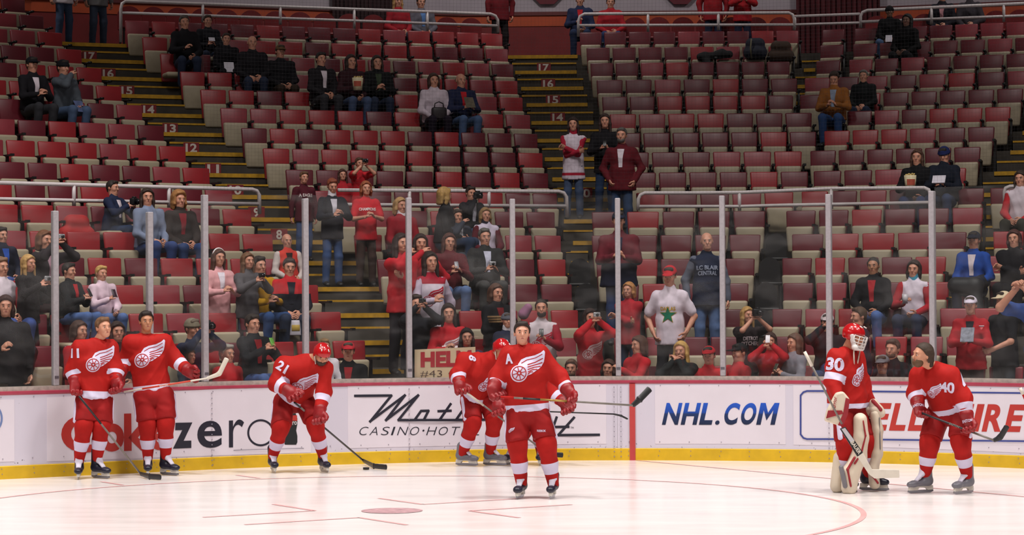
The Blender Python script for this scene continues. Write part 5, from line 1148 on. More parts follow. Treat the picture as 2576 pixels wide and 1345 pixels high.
def player(label, pl, J, R, skin, hairc, toes, boot, hem=(.03, .10), w=1.0, arm_band=True, torso_w=.205, belly=.15, hv=.0058, crotch=.0):
    base = pl.base; J['R'] = R; sd = nrm(J['sb']-J['sa'])
    root = body_mesh('person', J, 1.0, skin, base, mat('hair_'+hairc[1:], hairc, .7, .25, 30, 0, .25), False, hv, True)
    tag(root, label, 'person', 'hockey players on the ice')
    up_ = nrm(J['neck']-J['pel']); fw = nrm(np.cross(sd, up_)) ; fw = fw if fw[1] < 0 or abs(fw[1]) < .3 else fw
    s = SDF(); p0 = J['hem']
    s.cap(p0-up_*.04, J['pel']+up_*.12, (torso_w*.98, belly), (torso_w*.92, belly*.95), sd, .05); s.cap(J['pel']+up_*.1, J['chest'], (torso_w*.92, belly*.95), (torso_w, .155), sd, .06)
    s.clip(p0, -up_)
    s.cap(J['chest'], J['neck']-up_*.07, (torso_w*.98, .15), (.13, .10), sd, .08); s.cap(J['sa'], J['sb'], .098, None, None, .07); s.cap(J['neck']-up_*.09, J['neck']-up_*.040, .100, .078, None, .04)
    for q in 'ab':
        s.cap(J['s'+q], J['e'+q], .098, .085, None, .06); s.cap(J['e'+q], J['e'+q]+(J['w'+q]-J['e'+q])*.74, .085, .066, None, .05)
    V, F = s.mesh(.0125)
    o = mk('jersey', V-base, F, [JRED, JWH], root); folds(o, .010, (19, 30, 44), int(base[0]*100) % 97)
    band(o, base, p0, p0+up_, hem[0]-.2 if hem[0] <= 0 else hem[0], hem[1], .60, 1)
    if arm_band:
        for q in 'ab': band(o, base, J['e'+q], J['w'+q], *(arm_band if isinstance(arm_band, tuple) else (.22, .48)), .125, 1)
    s = SDF(); s.cap(J['neck']-up_*.045, J['neck']-up_*.005, .088, .076, None, .01); s.clip(J['neck']+up_*.004, up_); V, F = s.mesh(.008); mk('collar', V-base, F, mat('collar_dark', '#2c1618', .7, 0), root)
    # padded pants
    s = SDF(); s.cap(J['pel'], (J['ha']+J['hb'])/2, (.185*w, .145*w), (.185*w, .145*w), sd, .05)
    ends = []; dl = np.zeros(3)
    for q in 'ab':
        e = J['h'+q]+(J['k'+q]-J['h'+q])*.92; ends.append(e); dl = dl+nrm(J['k'+q]-J['h'+q]); s.cap(J['h'+q], e+(e-J['h'+q])*.3, .122*w, .122*w, None, .014)
    s.clip((ends[0]+ends[1])/2, dl)
    V, F = s.mesh(.013); o2 = mk('hockey_pants', V-base, F, [PRED, JWH], root); folds(o2, .008, (22, 34), 11)
    for q, sg in (('a', -1), ('b', 1)):
        s = SDF(); a = J['h'+q]+sd*sg*.112*w; b = J['h'+q]+(J['k'+q]-J['h'+q])*.86+sd*sg*.112*w; s.cap(a, b, (.024, .032), None, sd, .01); V, F = s.mesh(.009); mk('pants_stripe', V-base, F, JWH, o2)
    # socks
    for q in 'ab':
        s = SDF(); kk, f = J['k'+q], J['f'+q]; th = J['h'+q]+(kk-J['h'+q])*.72
        s.cap(th, kk, .095, .096, None, .03); s.ell(kk+(f-kk)*.10+np.array([0, -.03, 0]), (.092, .085, .11), None, .03); s.cap(kk, kk+(f-kk)*.5, .096, .084, None, .05); s.cap(kk+(f-kk)*.5, f+(f-kk)*-.02, .086, .058, None, .03); V, F = s.mesh(.0115)
        o3 = mk('sock', V-base, F, [SRED, JWH], root); band(o3, base, kk, f, .46, .72, .2, 1)
        skate(J, q, 1, base, root, toes[q], boot)
    return root, o, o2, fw, up_
def helmet(J, root, base, cage=False, k=1.0):
    s = SDF(); R = J['R']; q = lambda *p: J['head']+R@(np.array(p)*k)
    s.ell(q(0, .016, .040), np.array((.100, .124, .098))*k, R, .02); s.clip(q(0, -.06, .030), R@np.array([0, -.25, -1.]))
    for sg in (-1, 1): s.cap(q(sg*.093, .02, .03), q(sg*.090, .02, -.03), (.012, .035), None, R[:, 0], .02)
    s.cap(q(0, .10, .03), q(0, .095, -.03), (.07, .02), None, R[:, 0], .03)
    V, F = s.mesh(.0085); o = mk('helmet', V-base, F, HELM, root)
    e = MB()
    for sg in (-1, 1):
        for yy in (-.05, .03): e.tube([q(sg*.04, yy, .128), q(sg*.045, yy-.035, .122)], .007, 5)
        e.tube([q(sg*.088, -.01, -.02), q(sg*.06, -.05, -.11)], .006, 5)
    e.V = [v-base for v in e.V]; e.build('chin_strap', mat('strap_white', '#d8d0cc', .6, 0), o, True)
    return o
def jl(pl, **k): return {a: pl.p(*v) for a, v in k.items()}
BR = '#241710'
def logo_fw(o, base, pl, x, y, size, root, n=None, up=None):
    P = pl.p(x, y); d = ray(x, y); wings(o, base, CAMP, d, size, JWH, JRED, root, up)
def px_text(o, base, x, y, txt, h, root, up=None, m=None, bold=.035, asp=.62, dirn=None): text_decal(o, base, CAMP if dirn is None else dirn[0], ray(x, y) if dirn is None else dirn[1], txt, h, m or JWH, root, up, bold, asp)
# --- central player
pl = Plane(1350, 1252)
J = jl(pl, head=(1313, 838, .0), neck=(1315, 873, .03), chest=(1319, 940, .02), pel=(1326, 1024, .03), hem=(1327, 1034, .02), sa=(1284, 896, .03), sb=(1355, 892, .03), ea=(1250, 946, .02), wa=(1241, 978, -.10), eb=(1406, 946, .02), wb=(1434, 990, -.12),
       ha=(1303, 1040, .02), hb=(1352, 1040, .02), ka=(1301, 1112, -.05), kb=(1374, 1112, -.05), fa=(1312, 1217, .02), fb=(1392, 1219, .02))
root, o, o2, fw, up_ = player('bareheaded dark-haired player in red jersey with letter A, standing in front of the others', pl, J, frame(4, 2, 2), '#c98f76', BR, {'a': (-.25, -1), 'b': (-.18, -1)}, BOOT, (.0, .075), 1.0, (.50, .74), .225)
hair_mesh('short', J, 1.0, mat('hair_'+BR[1:], BR), pl.base, root, .006)
logo_fw(o, pl.base, pl, 1327, 925, .265, root); px_text(o, pl.base, 1280, 902, 'A', .105, root, (-.12, 0, 1), None, .05, .75)
S0, S1 = pl.p(1259, 998, -.17), pl.p(1592, 1019, -.17)
glove(J, 'a', pl.base, root, np.array([.35, -.1, -1]), np.array([.7, -.7, 0]), 1.5); glove(J, 'b', pl.base, root, np.array([.25, -.35, -1]), np.array([-.7, -.6, -.3]), 1.5)
sk = stick('dark and gold hockey stick held level by the bareheaded central player', [S0, S1], .014, [(S1, .026), (pl.p(1609, 1004, -.16), .034), (pl.p(1634, 978, -.10), .036)], [STG, STB], pl.base,
           [(S0, S0+(S1-S0)*.10, SRED, .0165), (S0+(S1-S0)*.17, S0+(S1-S0)*.30, STB, .0146), (S0+(S1-S0)*.30, S0+(S1-S0)*.52, GOLD, .0146)])
px_text(o2, pl.base, 1362, 1083, 'REEBOK', .022, root, None, None, .02, .7); wings(o2, pl.base, CAMP, ray(1286, 1082), .05, JWH, PRED, root)
# --- number eleven
pl = Plane(228, 1203)
J = jl(pl, head=(260, 824, .0), neck=(247, 858, .04), chest=(236, 912, .02), pel=(240, 990, .03), hem=(240, 1001, .02), sa=(203, 878, -.05), sb=(276, 876, .09), ea=(183, 930, -.02), wa=(190, 968, -.10), eb=(291, 930, .06), wb=(292, 962, -.04),
       ha=(216, 1008, .0), hb=(258, 1008, .05), ka=(212, 1066, -.08), kb=(256, 1066, .0), fa=(199, 1158, .0), fb=(244, 1154, .04))
root, o, o2, fw, up_ = player('short-haired player in red jersey with eleven on the sleeve, by the side boards', pl, J, frame(38, 2, -4), '#cf9478', '#6a4a30', {'a': (.12, -1), 'b': (.75, -.65)}, BOOT, (.0, .085), 1.0, True, .20)
hair_mesh('short', J, 1.0, mat('hair_6a4a30', '#6a4a30'), pl.base, root, .006)
logo_fw(o, pl.base, pl, 252, 906, .25, root); px_text(o, pl.base, 188, 888, '11', .11, root, None, None, .03, .5)
glove(J, 'a', pl.base, root, np.array([.1, -.2, -1]), np.array([.8, -.6, 0]), 1.3); glove(J, 'b', pl.base, root, np.array([.1, -.2, -1]), np.array([-.6, -.7, 0]), 1.3)
S0, S1 = pl.p(199, 996, -.33), ground(354, 1200); S1[2] = .04
B1, B2 = ground(376, 1206), ground(404, 1208); B1[2] = .038; B2[2] = .038
stick('grey patterned stick of the player with eleven, blade flat on the ice', [S0, S1], .014, [(S1, .025), (B1, .034), (B2, .034)], [STG, STB], pl.base, [(S0, S0+(S1-S0)*.35, STB, .0146)])
# --- second player at the side boards
pl = Plane(400, 1195)
J = jl(pl, head=(368, 808, .0), neck=(368, 846, .04), chest=(372, 905, .02), pel=(382, 978, .03), hem=(382, 984, .02), sa=(332, 864, -.03), sb=(411, 862, .03), ea=(312, 910, .02), wa=(303, 940, -.12), eb=(447, 908, .02), wb=(478, 936, -.14),
       ha=(363, 994, .0), hb=(412, 994, .02), ka=(371, 1064, -.06), kb=(417, 1060, -.04), fa=(372, 1152, .0), fb=(417, 1149, .02))
root, o, o2, fw, up_ = player('tall dark-haired player in red jersey holding a red and white stick', pl, J, frame(20, -2, -2), '#b9805f', '#1e130d', {'a': (.15, -1), 'b': (.75, -.65)}, BOOT, (.0, .075), 1.03, True, .215)
hair_mesh('short', J, 1.0, mat('hair_1e130d', '#1e130d'), pl.base, root, .006)
logo_fw(o, pl.base, pl, 376, 893, .26, root)
glove(J, 'a', pl.base, root, np.array([-.5, -.2, -.6]), np.array([.6, -.6, -.3]), 1.3); glove(J, 'b', pl.base, root, np.array([.9, -.2, -.3]), np.array([0, -.8, -.5]), 1.3)
S0, S1 = pl.p(312, 985, -.26), pl.p(522, 951, -.34)
WR = mat('stick_orange', '#c8432c', .4, .05)
sk = stick('red and white stick with a white blade held by the tall dark-haired player', [S0, S1], .014, [(S1, .02), (pl.p(552, 940, -.36), .028), (pl.p(570, 902, -.36), .030)], [STW, STW], pl.base, [(S0+(S1-S0)*.22, S0+(S1-S0)*.80, WR, .0146)])
on_stick(S0, S1, 'EASTON', .022, STW, sk, .48)
# --- bending player with the puck
pl = Plane(750, 1187)
J = jl(pl, head=(810, 892, -.30), neck=(782, 902, -.20), chest=(757, 937, -.12), pel=(736, 995, .05), hem=(737, 1003, .0), sa=(714, 921, -.16), sb=(815, 927, -.20), ea=(694, 966, -.22), wa=(732, 985, -.36), eb=(815, 983, -.24), wb=(803, 1040, -.38),
       ha=(713, 1008, .05), hb=(765, 1008, .05), ka=(708, 1070, -.18), kb=(793, 1066, -.18), fa=(686, 1148, .0), fb=(812, 1145, .0))
root, o, o2, fw, up_ = player('helmeted player bending over a stick and puck, number twenty-one on the shoulder', pl, J, frame(14, -38, 8), '#c08568', '#2a1a12', {'a': (.25, -1), 'b': (.35, -.9)}, BOOT, (.0, .05), 1.0, True, .215, .16)
helmet(J, root, pl.base); logo_fw(o, pl.base, pl, 765, 968, .235, root); px_text(o, pl.base, 710, 922, '21', .115, root, (.55, 0, .85), None, .035, .6)
glove(J, 'a', pl.base, root, np.array([.5, -.3, -.8]), np.array([.3, -.9, 0]), 1.4); glove(J, 'b', pl.base, root, np.array([.1, -.2, -1]), np.array([-.4, -.8, 0]), 1.4)
g = SDF(); q = lambda *p: J['head']+J['R']@(np.array(p)*1.0); g.ell(q(0, -.048, -.066), np.array((.063, .055, .055)), J['R'], .01); g.clip(q(0, -.09, -.042), J['R']@np.array([0, -.40, 1.])); V, F = g.mesh(.008); mk('beard', V-pl.base, F, mat('hair_3a2a20', '#3a2a20'), root)
S0 = pl.p(741, 1012, -.40); S1 = ground(914, 1168); S1[2] = .05; B1, B2 = ground(940, 1179), ground(972, 1182); B1[2] = B2[2] = .036
stick('black stick of the bending helmeted player, blade beside the puck', [S0, S1], .014, [(S1, .025), (B1, .032), (B2, .033)], [STB, STB], pl.base, [(S0+(S1-S0)*.08, S0+(S1-S0)*.38, STG, .0146)])
pk = ground(921, 1181); e = MB(); e.tube([pk+np.array([0, 0, .004]), pk+np.array([0, 0, .029])], .038, 24); tag(e.build('puck', STB, None, False, pk), 'black rubber puck on the ice beside a stick blade', 'puck')
# --- number eight, partly behind the central player
pl = Plane(1200, 1171)
J = jl(pl, head=(1262, 880, -.30), neck=(1246, 893, -.24), chest=(1208, 940, -.10), pel=(1196, 990, .05), hem=(1200, 998, .0), sa=(1171, 908, -.22), sb=(1242, 906, .05), ea=(1150, 945, -.28), wa=(1157, 968, -.40), eb=(1262, 965, -.15), wb=(1252, 1020, -.40),
       ha=(1182, 1000, .05), hb=(1226, 1000, .05), ka=(1190, 1062, -.15), kb=(1244, 1052, -.12), fa=(1163, 1142, .02), fb=(1233, 1138, .05))
root, o, o2, fw, up_ = player('helmeted player with eight on the shoulder, half hidden by the central player', pl, J, frame(24, -30, 6), '#c08568', '#2a1a12', {'a': (.85, -.5), 'b': (.9, -.45)}, BOOTG, (.0, .05), .98, True, .20, .15)
helmet(J, root, pl.base); px_text(o, pl.base, 1189, 900, '8', .10, root, (1, 0, .05), None, .04, .7); logo_fw(o, pl.base, pl, 1232, 962, .22, root)
glove(J, 'a', pl.base, root, np.array([.3, -.3, -.9]), np.array([.3, -.9, 0]), 1.3); glove(J, 'b', pl.base, root, np.array([.2, -.3, -.9]), np.array([-.4, -.8, 0]), 1.3)
S0, S1 = pl.p(1163, 979, -.46), pl.p(1374, 1138, .02); B1, B2 = pl.p(1395, 1143, .05), pl.p(1415, 1144, .05)
stick('dark stick with pale grip of the player with eight', [S0, S1], .014, [(S1, .025), (B1, .032), (B2, .033)], [STG, STB], pl.base, [(S0, S0+(S1-S0)*.25, STW, .0165)])
# --- player hidden behind the central one: a glove, a skate and a stick show
pl = Plane(1330, 1168)
J = jl(pl, head=(1332, 905, -.35), neck=(1336, 930, -.25), chest=(1338, 965, -.15), pel=(1340, 1010, .05), hem=(1340, 1014, .0), sa=(1305, 940, -.2), sb=(1372, 940, -.2), ea=(1300, 985, -.25), wa=(1318, 1020, -.4), eb=(1392, 990, -.25), wb=(1424, 1016, -.38),
       ha=(1322, 1020, .05), hb=(1360, 1020, .05), ka=(1318, 1080, -.15), kb=(1358, 1080, -.12), fa=(1292, 1135, .0), fb=(1360, 1135, .0))
root, o, o2, fw, up_ = player('player almost wholly hidden behind the central one, glove and skate tip showing', pl, J, frame(10, -30, 0), '#c08568', '#2a1a12', {'a': (-.6, -.8), 'b': (-.1, -1)}, BOOT, (.0, .05), .9, True, .17, .14, .009)
helmet(J, root, pl.base); glove(J, 'a', pl.base, root, None, np.array([.3, -.9, 0]), 1.3); glove(J, 'b', pl.base, root, np.array([.3, -.3, -.9]), np.array([-.4, -.8, 0]), 1.4)
S0, S1 = pl.p(1360, 1034, -.45), pl.p(1544, 1041, -.30)
stick('thin dark stick pointing at the red goal stripe', [S0, S1], .012, [(S1, .012), (pl.p(1562, 1045, -.28), .013), (pl.p(1578, 1053, -.26), .012)], [STB, STB], pl.base)
# --- goaltender
pl = Plane(2160, 1236)
J = jl(pl, head=(2149, 846, -.05), neck=(2128, 886, .03), chest=(2126, 940, .0), pel=(2130, 1020, .03), hem=(2132, 1026, .0), sa=(2105, 902, -.16), sb=(2150, 898, .16), ea=(2094, 958, -.22), wa=(2110, 1006, -.36), eb=(2168, 965, .18), wb=(2194, 1030, .10),
       ha=(2120, 1035, -.08), hb=(2152, 1035, .10), ka=(2128, 1110, -.16), kb=(2180, 1105, .05), fa=(2122, 1200, -.05), fb=(2184, 1195, .12))
root, o, o2, fw, up_ = player('goaltender in red jersey with thirty on the sleeve and cream leg pads', pl, J, frame(52, -18, 4), '#c08568', '#2a1a12', {'a': (.5, -.85), 'b': (.9, -.4)}, BOOT, (.0, .055), .95, False, .235, .20)
band(o, pl.base, J['sa'], J['ea'], .70, 1.02, .135, 1)
hm = helmet(J, root, pl.base)
e = MB(); R = J['R']; q = lambda *p: J['head']+R@(np.array(p)*1.0)-pl.base
for z in (.030, -.005, -.04, -.075, -.10): e.tube([q(math.sin(t)*.098*(1-max(0, -z-.05)*3), -.02-math.cos(t)*.128, z) for t in np.linspace(-1.35, 1.35, 12)], .0045, 5)
for t in (-1.3, -.85, -.4, 0, .4, .85, 1.3): e.tube([q(math.sin(t)*.098*(1-max(0, -z-.05)*3), -.02-math.cos(t)*.128, z) for z in (.03, -.04, -.10)], .0045, 5)
e.build('face_cage', mat('cage_white', '#d8d3d0', .35, 0), hm, True)
s = SDF(); q2 = lambda *p: J['head']+R@(np.array(p)*1.0)
s.cap(q2(-.070, -.085, -.10), q2(.070, -.085, -.10), (.03, .035), None, R[:, 2], .02); [s.cap(q2(sg*.098, -.02, .02), q2(sg*.070, -.085, -.10), (.010, .026), None, R[:, 0], .02) for sg in (-1, 1)]
V, F = s.mesh(.008); mk('mask_jaw', V-pl.base, F, mat('cage_white', '#d8d3d0'), hm)
e = MB(); [e.tube([q(sg*.07, -.075, -.11), q(sg*.02, -.13, -.34)], .008, 6) for sg in (-1, 1)]; e.build('neck_strap', STW, hm, True)
px_text(o, pl.base, 2100, 915, '30', .14, root, (.10, 0, 1), None, .04, .66); wings(o, pl.base, CAMP, ray(2163, 946), .20, JWH, JRED, root)
def slab(name, pts, dep, m, parent, base, bev=.014):
    # a thick plate: outline in world points, pushed back by dep
    P = np.array(pts); n = np.zeros(3)
    for i in range(1, len(P)-1): n += np.cross(P[i]-P[0], P[i+1]-P[0])
    n = nrm(n); n = n if n[1] < 0 else -n
    bm = bmesh.new(); a = [bm.verts.new(Vector(p-base)) for p in P]; b = [bm.verts.new(Vector(p-base-n*dep)) for p in P]; k = len(P)
    bm.faces.new(a); bm.faces.new(b[::-1]); [bm.faces.new((a[(i+1) % k], a[i], b[i], b[(i+1) % k])) for i in range(k)]
    bmesh.ops.recalc_face_normals(bm, faces=bm.faces[:])
    if bev: bmesh.ops.bevel(bm, geom=bm.edges[:], offset=bev, segments=2, affect='EDGES', profile=.5)
    me = bpy.data.meshes.new(name); bm.to_mesh(me); bm.free(); me.materials.append(m); return ob(name, me, parent)
def plate(pts, dd, off=0): return [pl.p(x, y, dd+off) for x, y in pts]
bk = slab('blocker', plate([(2104, 988), (2122, 984), (2138, 1003), (2134, 1040), (2120, 1073), (2075, 1059), (2082, 1030)], -.50), .10, CREAM, root, pl.base, .02)
for pts in ([(2128, 1000), (2138, 1004), (2133, 1042), (2120, 1073), (2108, 1069), (2121, 1040)], [(2083, 1032), (2118, 1032), (2122, 1040), (2078, 1052)]): slab('blocker_stripe', plate(pts, -.508), .008, PADR, bk, pl.base, 0)
V, F = text2d('warrior', .02, 2); W = [pl.p(2101+x*5-y*9, 1036-x*38-y*2, -.520) for x, y in V]; mk('lettering', np.array(W)-pl.base, flip_to(W, F, np.array([0, -1., 0])), PADR, bk, None, False)
s = SDF(); s.cap(J['wb']-np.array([0, 0, .02]), pl.p(2205, 1030, .0), (.10, .07), (.07, .05), None, .03); s.cap(pl.p(2198, 1014, .02), pl.p(2216, 1040, .0), (.05, .05), (.05, .045), None, .03); V, F = s.mesh(.011); ct = mk('catching_glove', V-pl.base, F, CREAM, root)
s = SDF(); s.cap(pl.p(2196, 1008, -.02), pl.p(2215, 1030, -.04), .022, .022, None, .01); V, F = s.mesh(.009); mk('glove_trim', V-pl.base, F, PADR, ct)
def legpad(pts, dd, stripes, lab):
    # pts: centre line (x, y, half-width px)
    s = SDF()
    for (x, y, h), (x2, y2, h2) in zip(pts, pts[1:]): s.cap(pl.p(x, y, dd), pl.p(x2, y2, dd), (pl.u(h), .085), (pl.u(h2), .085), np.array([1., 0, 0]), .03)
    V, F = s.mesh(.0125); p = mk('leg_pad', V-pl.base, F, CREAM, root)
    for st, m in stripes:
        e = SDF()
        for a, b in zip(st, st[1:]): e.cap(pl.p(a[0], a[1], dd-.07), pl.p(b[0], b[1], dd-.07), (pl.u(a[2]), .030), (pl.u(b[2]), .030), np.array([1., 0, 0]), .01)
        V, F = e.mesh(.0075); mk('pad_stripe', V-pl.base, F, m, p)
    return p
legpad([(2164, 1055, 17), (2166, 1100, 19), (2160, 1150, 20), (2140, 1190, 22), (2136, 1226, 20)], -.22, [([(2171, 1058, 2), (2177, 1095, 2.5), (2166, 1140, 3), (2150, 1165, 3)], PADR), ([(2150, 1150, 3), (2132, 1180, 3), (2140, 1222, 3)], PADR), ([(2116, 1175, 6), (2126, 1222, 6)], GRYP)], '')
legpad([(2200, 1040, 13), (2207, 1080, 14), (2206, 1140, 14), (2196, 1180, 13), (2200, 1216, 14)], .02, [([(2212, 1050, 1.5), (2214, 1130, 1.5)], GRYP), ([(2190, 1190, 3), (2208, 1214, 3)], PADR)], '')
s = SDF(); s.cap(pl.p(2112, 1150, -.10), pl.p(2106, 1222, -.06), (.065, .07), (.075, .09), None, .03); V, F = s.mesh(.012); mk('leg_pad', V-pl.base, F, CREAM, root)
# goalie stick
S0, S1 = pl.p(2024, 884, -.60), pl.p(2118, 1066, -.58)
e = MB(); e.tube([S0, S1], .013, 8, 0, (1, .85)); gs = mk('goalie_stick', np.concatenate(e.V)-S0, e.F, STG, None, None, True, S0); tag(gs, 'wide-paddled stick with white blade leaning across the goaltender', 'hockey stick', 'hockey sticks')
e = MB(); e.tube([np.zeros(3), (S1-S0)*.20], .017, 8); e.build('grip_tape', STW, gs, True)
bS = lambda name, pts, dd, dep, m, bev=.004: slab(name, plate(pts, dd), dep, m, gs, S0, bev)
bS('paddle', [(2113, 1078), (2127, 1073), (2171, 1138), (2157, 1148)], -.60, .028, STB); bS('paddle_panel', [(2117, 1079), (2126, 1076), (2150, 1108), (2140, 1113)], -.606, .008, mat('pale_panel', '#bdb9bd', .4, 0), 0)
V, F = text2d('BAUER', .03, 2); W = [pl.p(2139+x*21+y*8, 1113+x*30-y*6, -.607) for x, y in V]; mk('lettering', np.array(W)-S0, flip_to(W, F, np.array([0, -1., 0])), STW, gs, None, False)
bS('paddle_heel', [(2157, 1148), (2171, 1138), (2194, 1180), (2186, 1192)], -.60, .028, STW); bS('blade', [(2186, 1192), (2192, 1180), (2262, 1181), (2263, 1201), (2200, 1203)], -.60, .026, STW)
# --- bearded bending player
pl = Plane(2385, 1240)
J = jl(pl, head=(2320, 893, -.16), neck=(2347, 922, -.08), chest=(2362, 962, .0), pel=(2394, 1022, .05), hem=(2392, 1026, .02), sa=(2313, 945, .10), sb=(2389, 945, -.16), ea=(2303, 990, .08), wa=(2311, 1022, -.06), eb=(2424, 1002, -.22), wb=(2434, 1058, -.28),
       ha=(2362, 1036, .12), hb=(2418, 1036, -.05), ka=(2339, 1110, .0), kb=(2416, 1106, -.18), fa=(2328, 1192, .05), fb=(2433, 1196, -.06))
root, o, o2, fw, up_ = player('bearded bareheaded player in red leaning forward, forty on the sleeve', pl, J, frame(-68, 0, 6), '#c68d70', '#37271b', {'a': (-.9, -.45), 'b': (-.75, -.65)}, BOOTG, (.0, .06), 1.0, True, .225, .17)
hair_mesh('long', {**J}, .0001, HELM, pl.base, root) if False else None
hc = mat('hair_37271b', '#37271b'); s = SDF(); R = J['R']; q2 = lambda *p: J['head']+R@(np.array(p)*1.0)
s.ell(q2(0, .022, .042), np.array((.086, .106, .094))*1.0, R, .01); s.clip(q2(0, -.066, .092), R@np.array([0, -.75, -.66])); s.cap(q2(0, .085, .01), q2(0, .088, -.10), (.075, .035), (.07, .03), R[:, 0], .03); [s.cap(q2(sg*.075, .035, .05), q2(sg*.076, .055, -.06), (.012, .034), None, R[:, 0], .02) for sg in (-1, 1)]
V, F = s.mesh(.0065); mk('hair', V-pl.base, F, hc, root)
s = SDF(); s.ell(q2(0, -.048, -.070), np.array((.064, .058, .058))*1.0, R, .01); s.ell(q2(0, -.102, -.050), np.array((.026, .022, .014))*1.0, R, .01, 's'); s.clip(q2(0, -.09, -.042), R@np.array([0, -.45, 1.])); V, F = s.mesh(.0065); mk('beard', V-pl.base, F, mat('hair_5a4028', '#5a4028'), root)
px_text(o, pl.base, 2383, 974, '40', .12, root, (.10, 0, 1), None, .035, .66); px_text(o, pl.base, 2424, 958, '4', .20, root, (-.55, 0, .8), None, .035, .7); wings(o, pl.base, CAMP, ray(2350, 986), .14, JWH, JRED, root)
ga = glove(J, 'a', pl.base, root, np.array([.15, -.3, -.9]), np.array([.6, -.6, 0]), 1.3); gb = glove(J, 'b', pl.base, root, np.array([.15, -.2, -1]), np.array([-.7, -.5, 0]), 1.3)
S0, S1 = pl.p(2318, 1038, -.16), pl.p(2500, 1107, -.42)
sk = stick('dark lettered stick held low by the bearded player', [S0, S1], .014, [(S1, .022), (pl.p(2516, 1100, -.44), .032), (pl.p(2533, 1072, -.46), .030)], [STB, STB], pl.base, [(S0+(S1-S0)*.72, S1, STG, .0146)])
on_stick(S0, S1, 'EASTON', .024, STG, sk, .45)
for J_, x, y, b_ in ((J, 2310, 1018, ga), (J, 2433, 1058, gb)): text_decal(b_, pl.base, CAMP, ray(x, y), 'EASTON', .030, JWH, b_, (-.25, 0, 1), .03, .62)
# --- skates and a stick end of players outside the picture
def lone_skate(x, y, toe, label):
    g = ground(x, y); J = {'fa': np.array([g[0], g[1], .16])}; base = np.array([g[0], g[1], 0.]); n0 = len(bpy.data.objects)
    s = SDF(); s.cap(base+np.array([0, .02, .30]), base+np.array([0, 0, .75]), .075, .10, None, .03); V, F = s.mesh(.014); r = mk('person', V-base, F, SRED, None, None, True, base); tag(r, label, 'person', 'hockey players on the ice'); skate(J, 'a', 1, base, r, toe, BOOTG)
lone_skate(-12, 1196, (.95, -.3), 'skating player mostly outside the picture, grey skate toe at the left edge')
S0, S1 = pl.p(2566, 975, -.3), pl.p(2640, 1140, -.3)
stick('white-capped stick end poking in at the right edge', [S0, S1], .016, [(S1, .02), (pl.p(2660, 1150, -.3), .02)], [SRED, STB], pl.base, [(S0, S0+(S1-S0)*.10, STW, .022)])
# ---------------------------------------------------------------- things held, worn loose or left on seats
IDX = {p[0]: i for i, p in enumerate(PPL)}
CBLK = mat('camera_black', '#161618', .4, .1); CSIL = mat('camera_silver', '#a9a8ac', .3, .1, 9, .4); LENS = mat('lens_glass', '#0c0d12', .1, 0, 9, 0, 0, .6)
def placed(V, c, R): return np.asarray(V)@np.asarray(R).T+np.asarray(c)
def box_thing(name, label, cat, c, R, dim, m, bev=.006, group=None):
    V, F = rounded(dim, bev, 2); o = mk(name, V@np.asarray(R).T, F, m, None, None, True, c); return tag(o, label, cat, group)
def sub(o, name, c, R, dim, m, bev=.003):     # box part, c in the frame R of the thing
    V, F = rounded(dim, bev, 1); return mk(name, (V+np.asarray(c))@np.asarray(R).T, F, m, o, None, True)
def rod(o, name, R, pts, r, m, n=12): e = MB(); e.tube([np.asarray(R)@np.asarray(p) for p in pts], r, n); return e.build(name, m, o, True)
def holdpt(i, side='m', fwd=.085):
    J = FIG[i][0]; A = {q: J['w'+q]+J.get('d'+q, nrm(J['w'+q]-J['e'+q]))*fwd*FIG[i][2] for q in 'ab'}
    return (A['a']+A['b'])/2 if side == 'm' else A[side]
def camera_thing(i, label, m, side='m', big=True, g='cameras'):
    R = FIG[i][3]; c = holdpt(i, side)+np.array([0, 0, .03])+FIG[i][4]*.03
    d = (.135, .07, .095) if big else (.095, .028, .06); o = box_thing('camera', label, 'camera', c, R, d, m, .01, g)
    rod(o, 'lens', R, [(0, -d[1]/2, -.005), (0, -d[1]/2-(.075 if big else .02), -.005)], .036 if big else .018, LENS)
    if big: sub(o, 'viewfinder', (0, 0, .055), R, (.05, .05, .03), m)
    else: sub(o, 'flash', (.03, -.015, .018), R, (.014, .004, .008), LACE, .001)
def phone_thing(i, label, m, side='b', tall=.11):
    R = FIG[i][3]@Rx(-.5); c = holdpt(i, side)+np.array([0, 0, .035])+FIG[i][4]*.02
    o = box_thing('phone', label, 'phone', c, R, (.058, .012, tall), m, .005, 'phones'); sub(o, 'screen', (0, .0065, .004), R, (.050, .001, tall*.75), LENS, .0004); sub(o, 'camera_eye', (.015, -.0065, tall*.38), R, (.008, .002, .008), LENS, .0008)
def paper_thing(i, label, m, side='m', dim=(.17, .004, .22), name='paper', tilt=-.6):
    R = FIG[i][3]@Rx(tilt); c = holdpt(i, side)+np.array([0, 0, .04])+FIG[i][4]*.03
    V, F = rounded(dim, .0012, 1); V[:, 1] += .10*V[:, 0]**2*8; o = mk(name, V@R.T, F, m, None, None, False, c); return tag(o, label, 'paper')
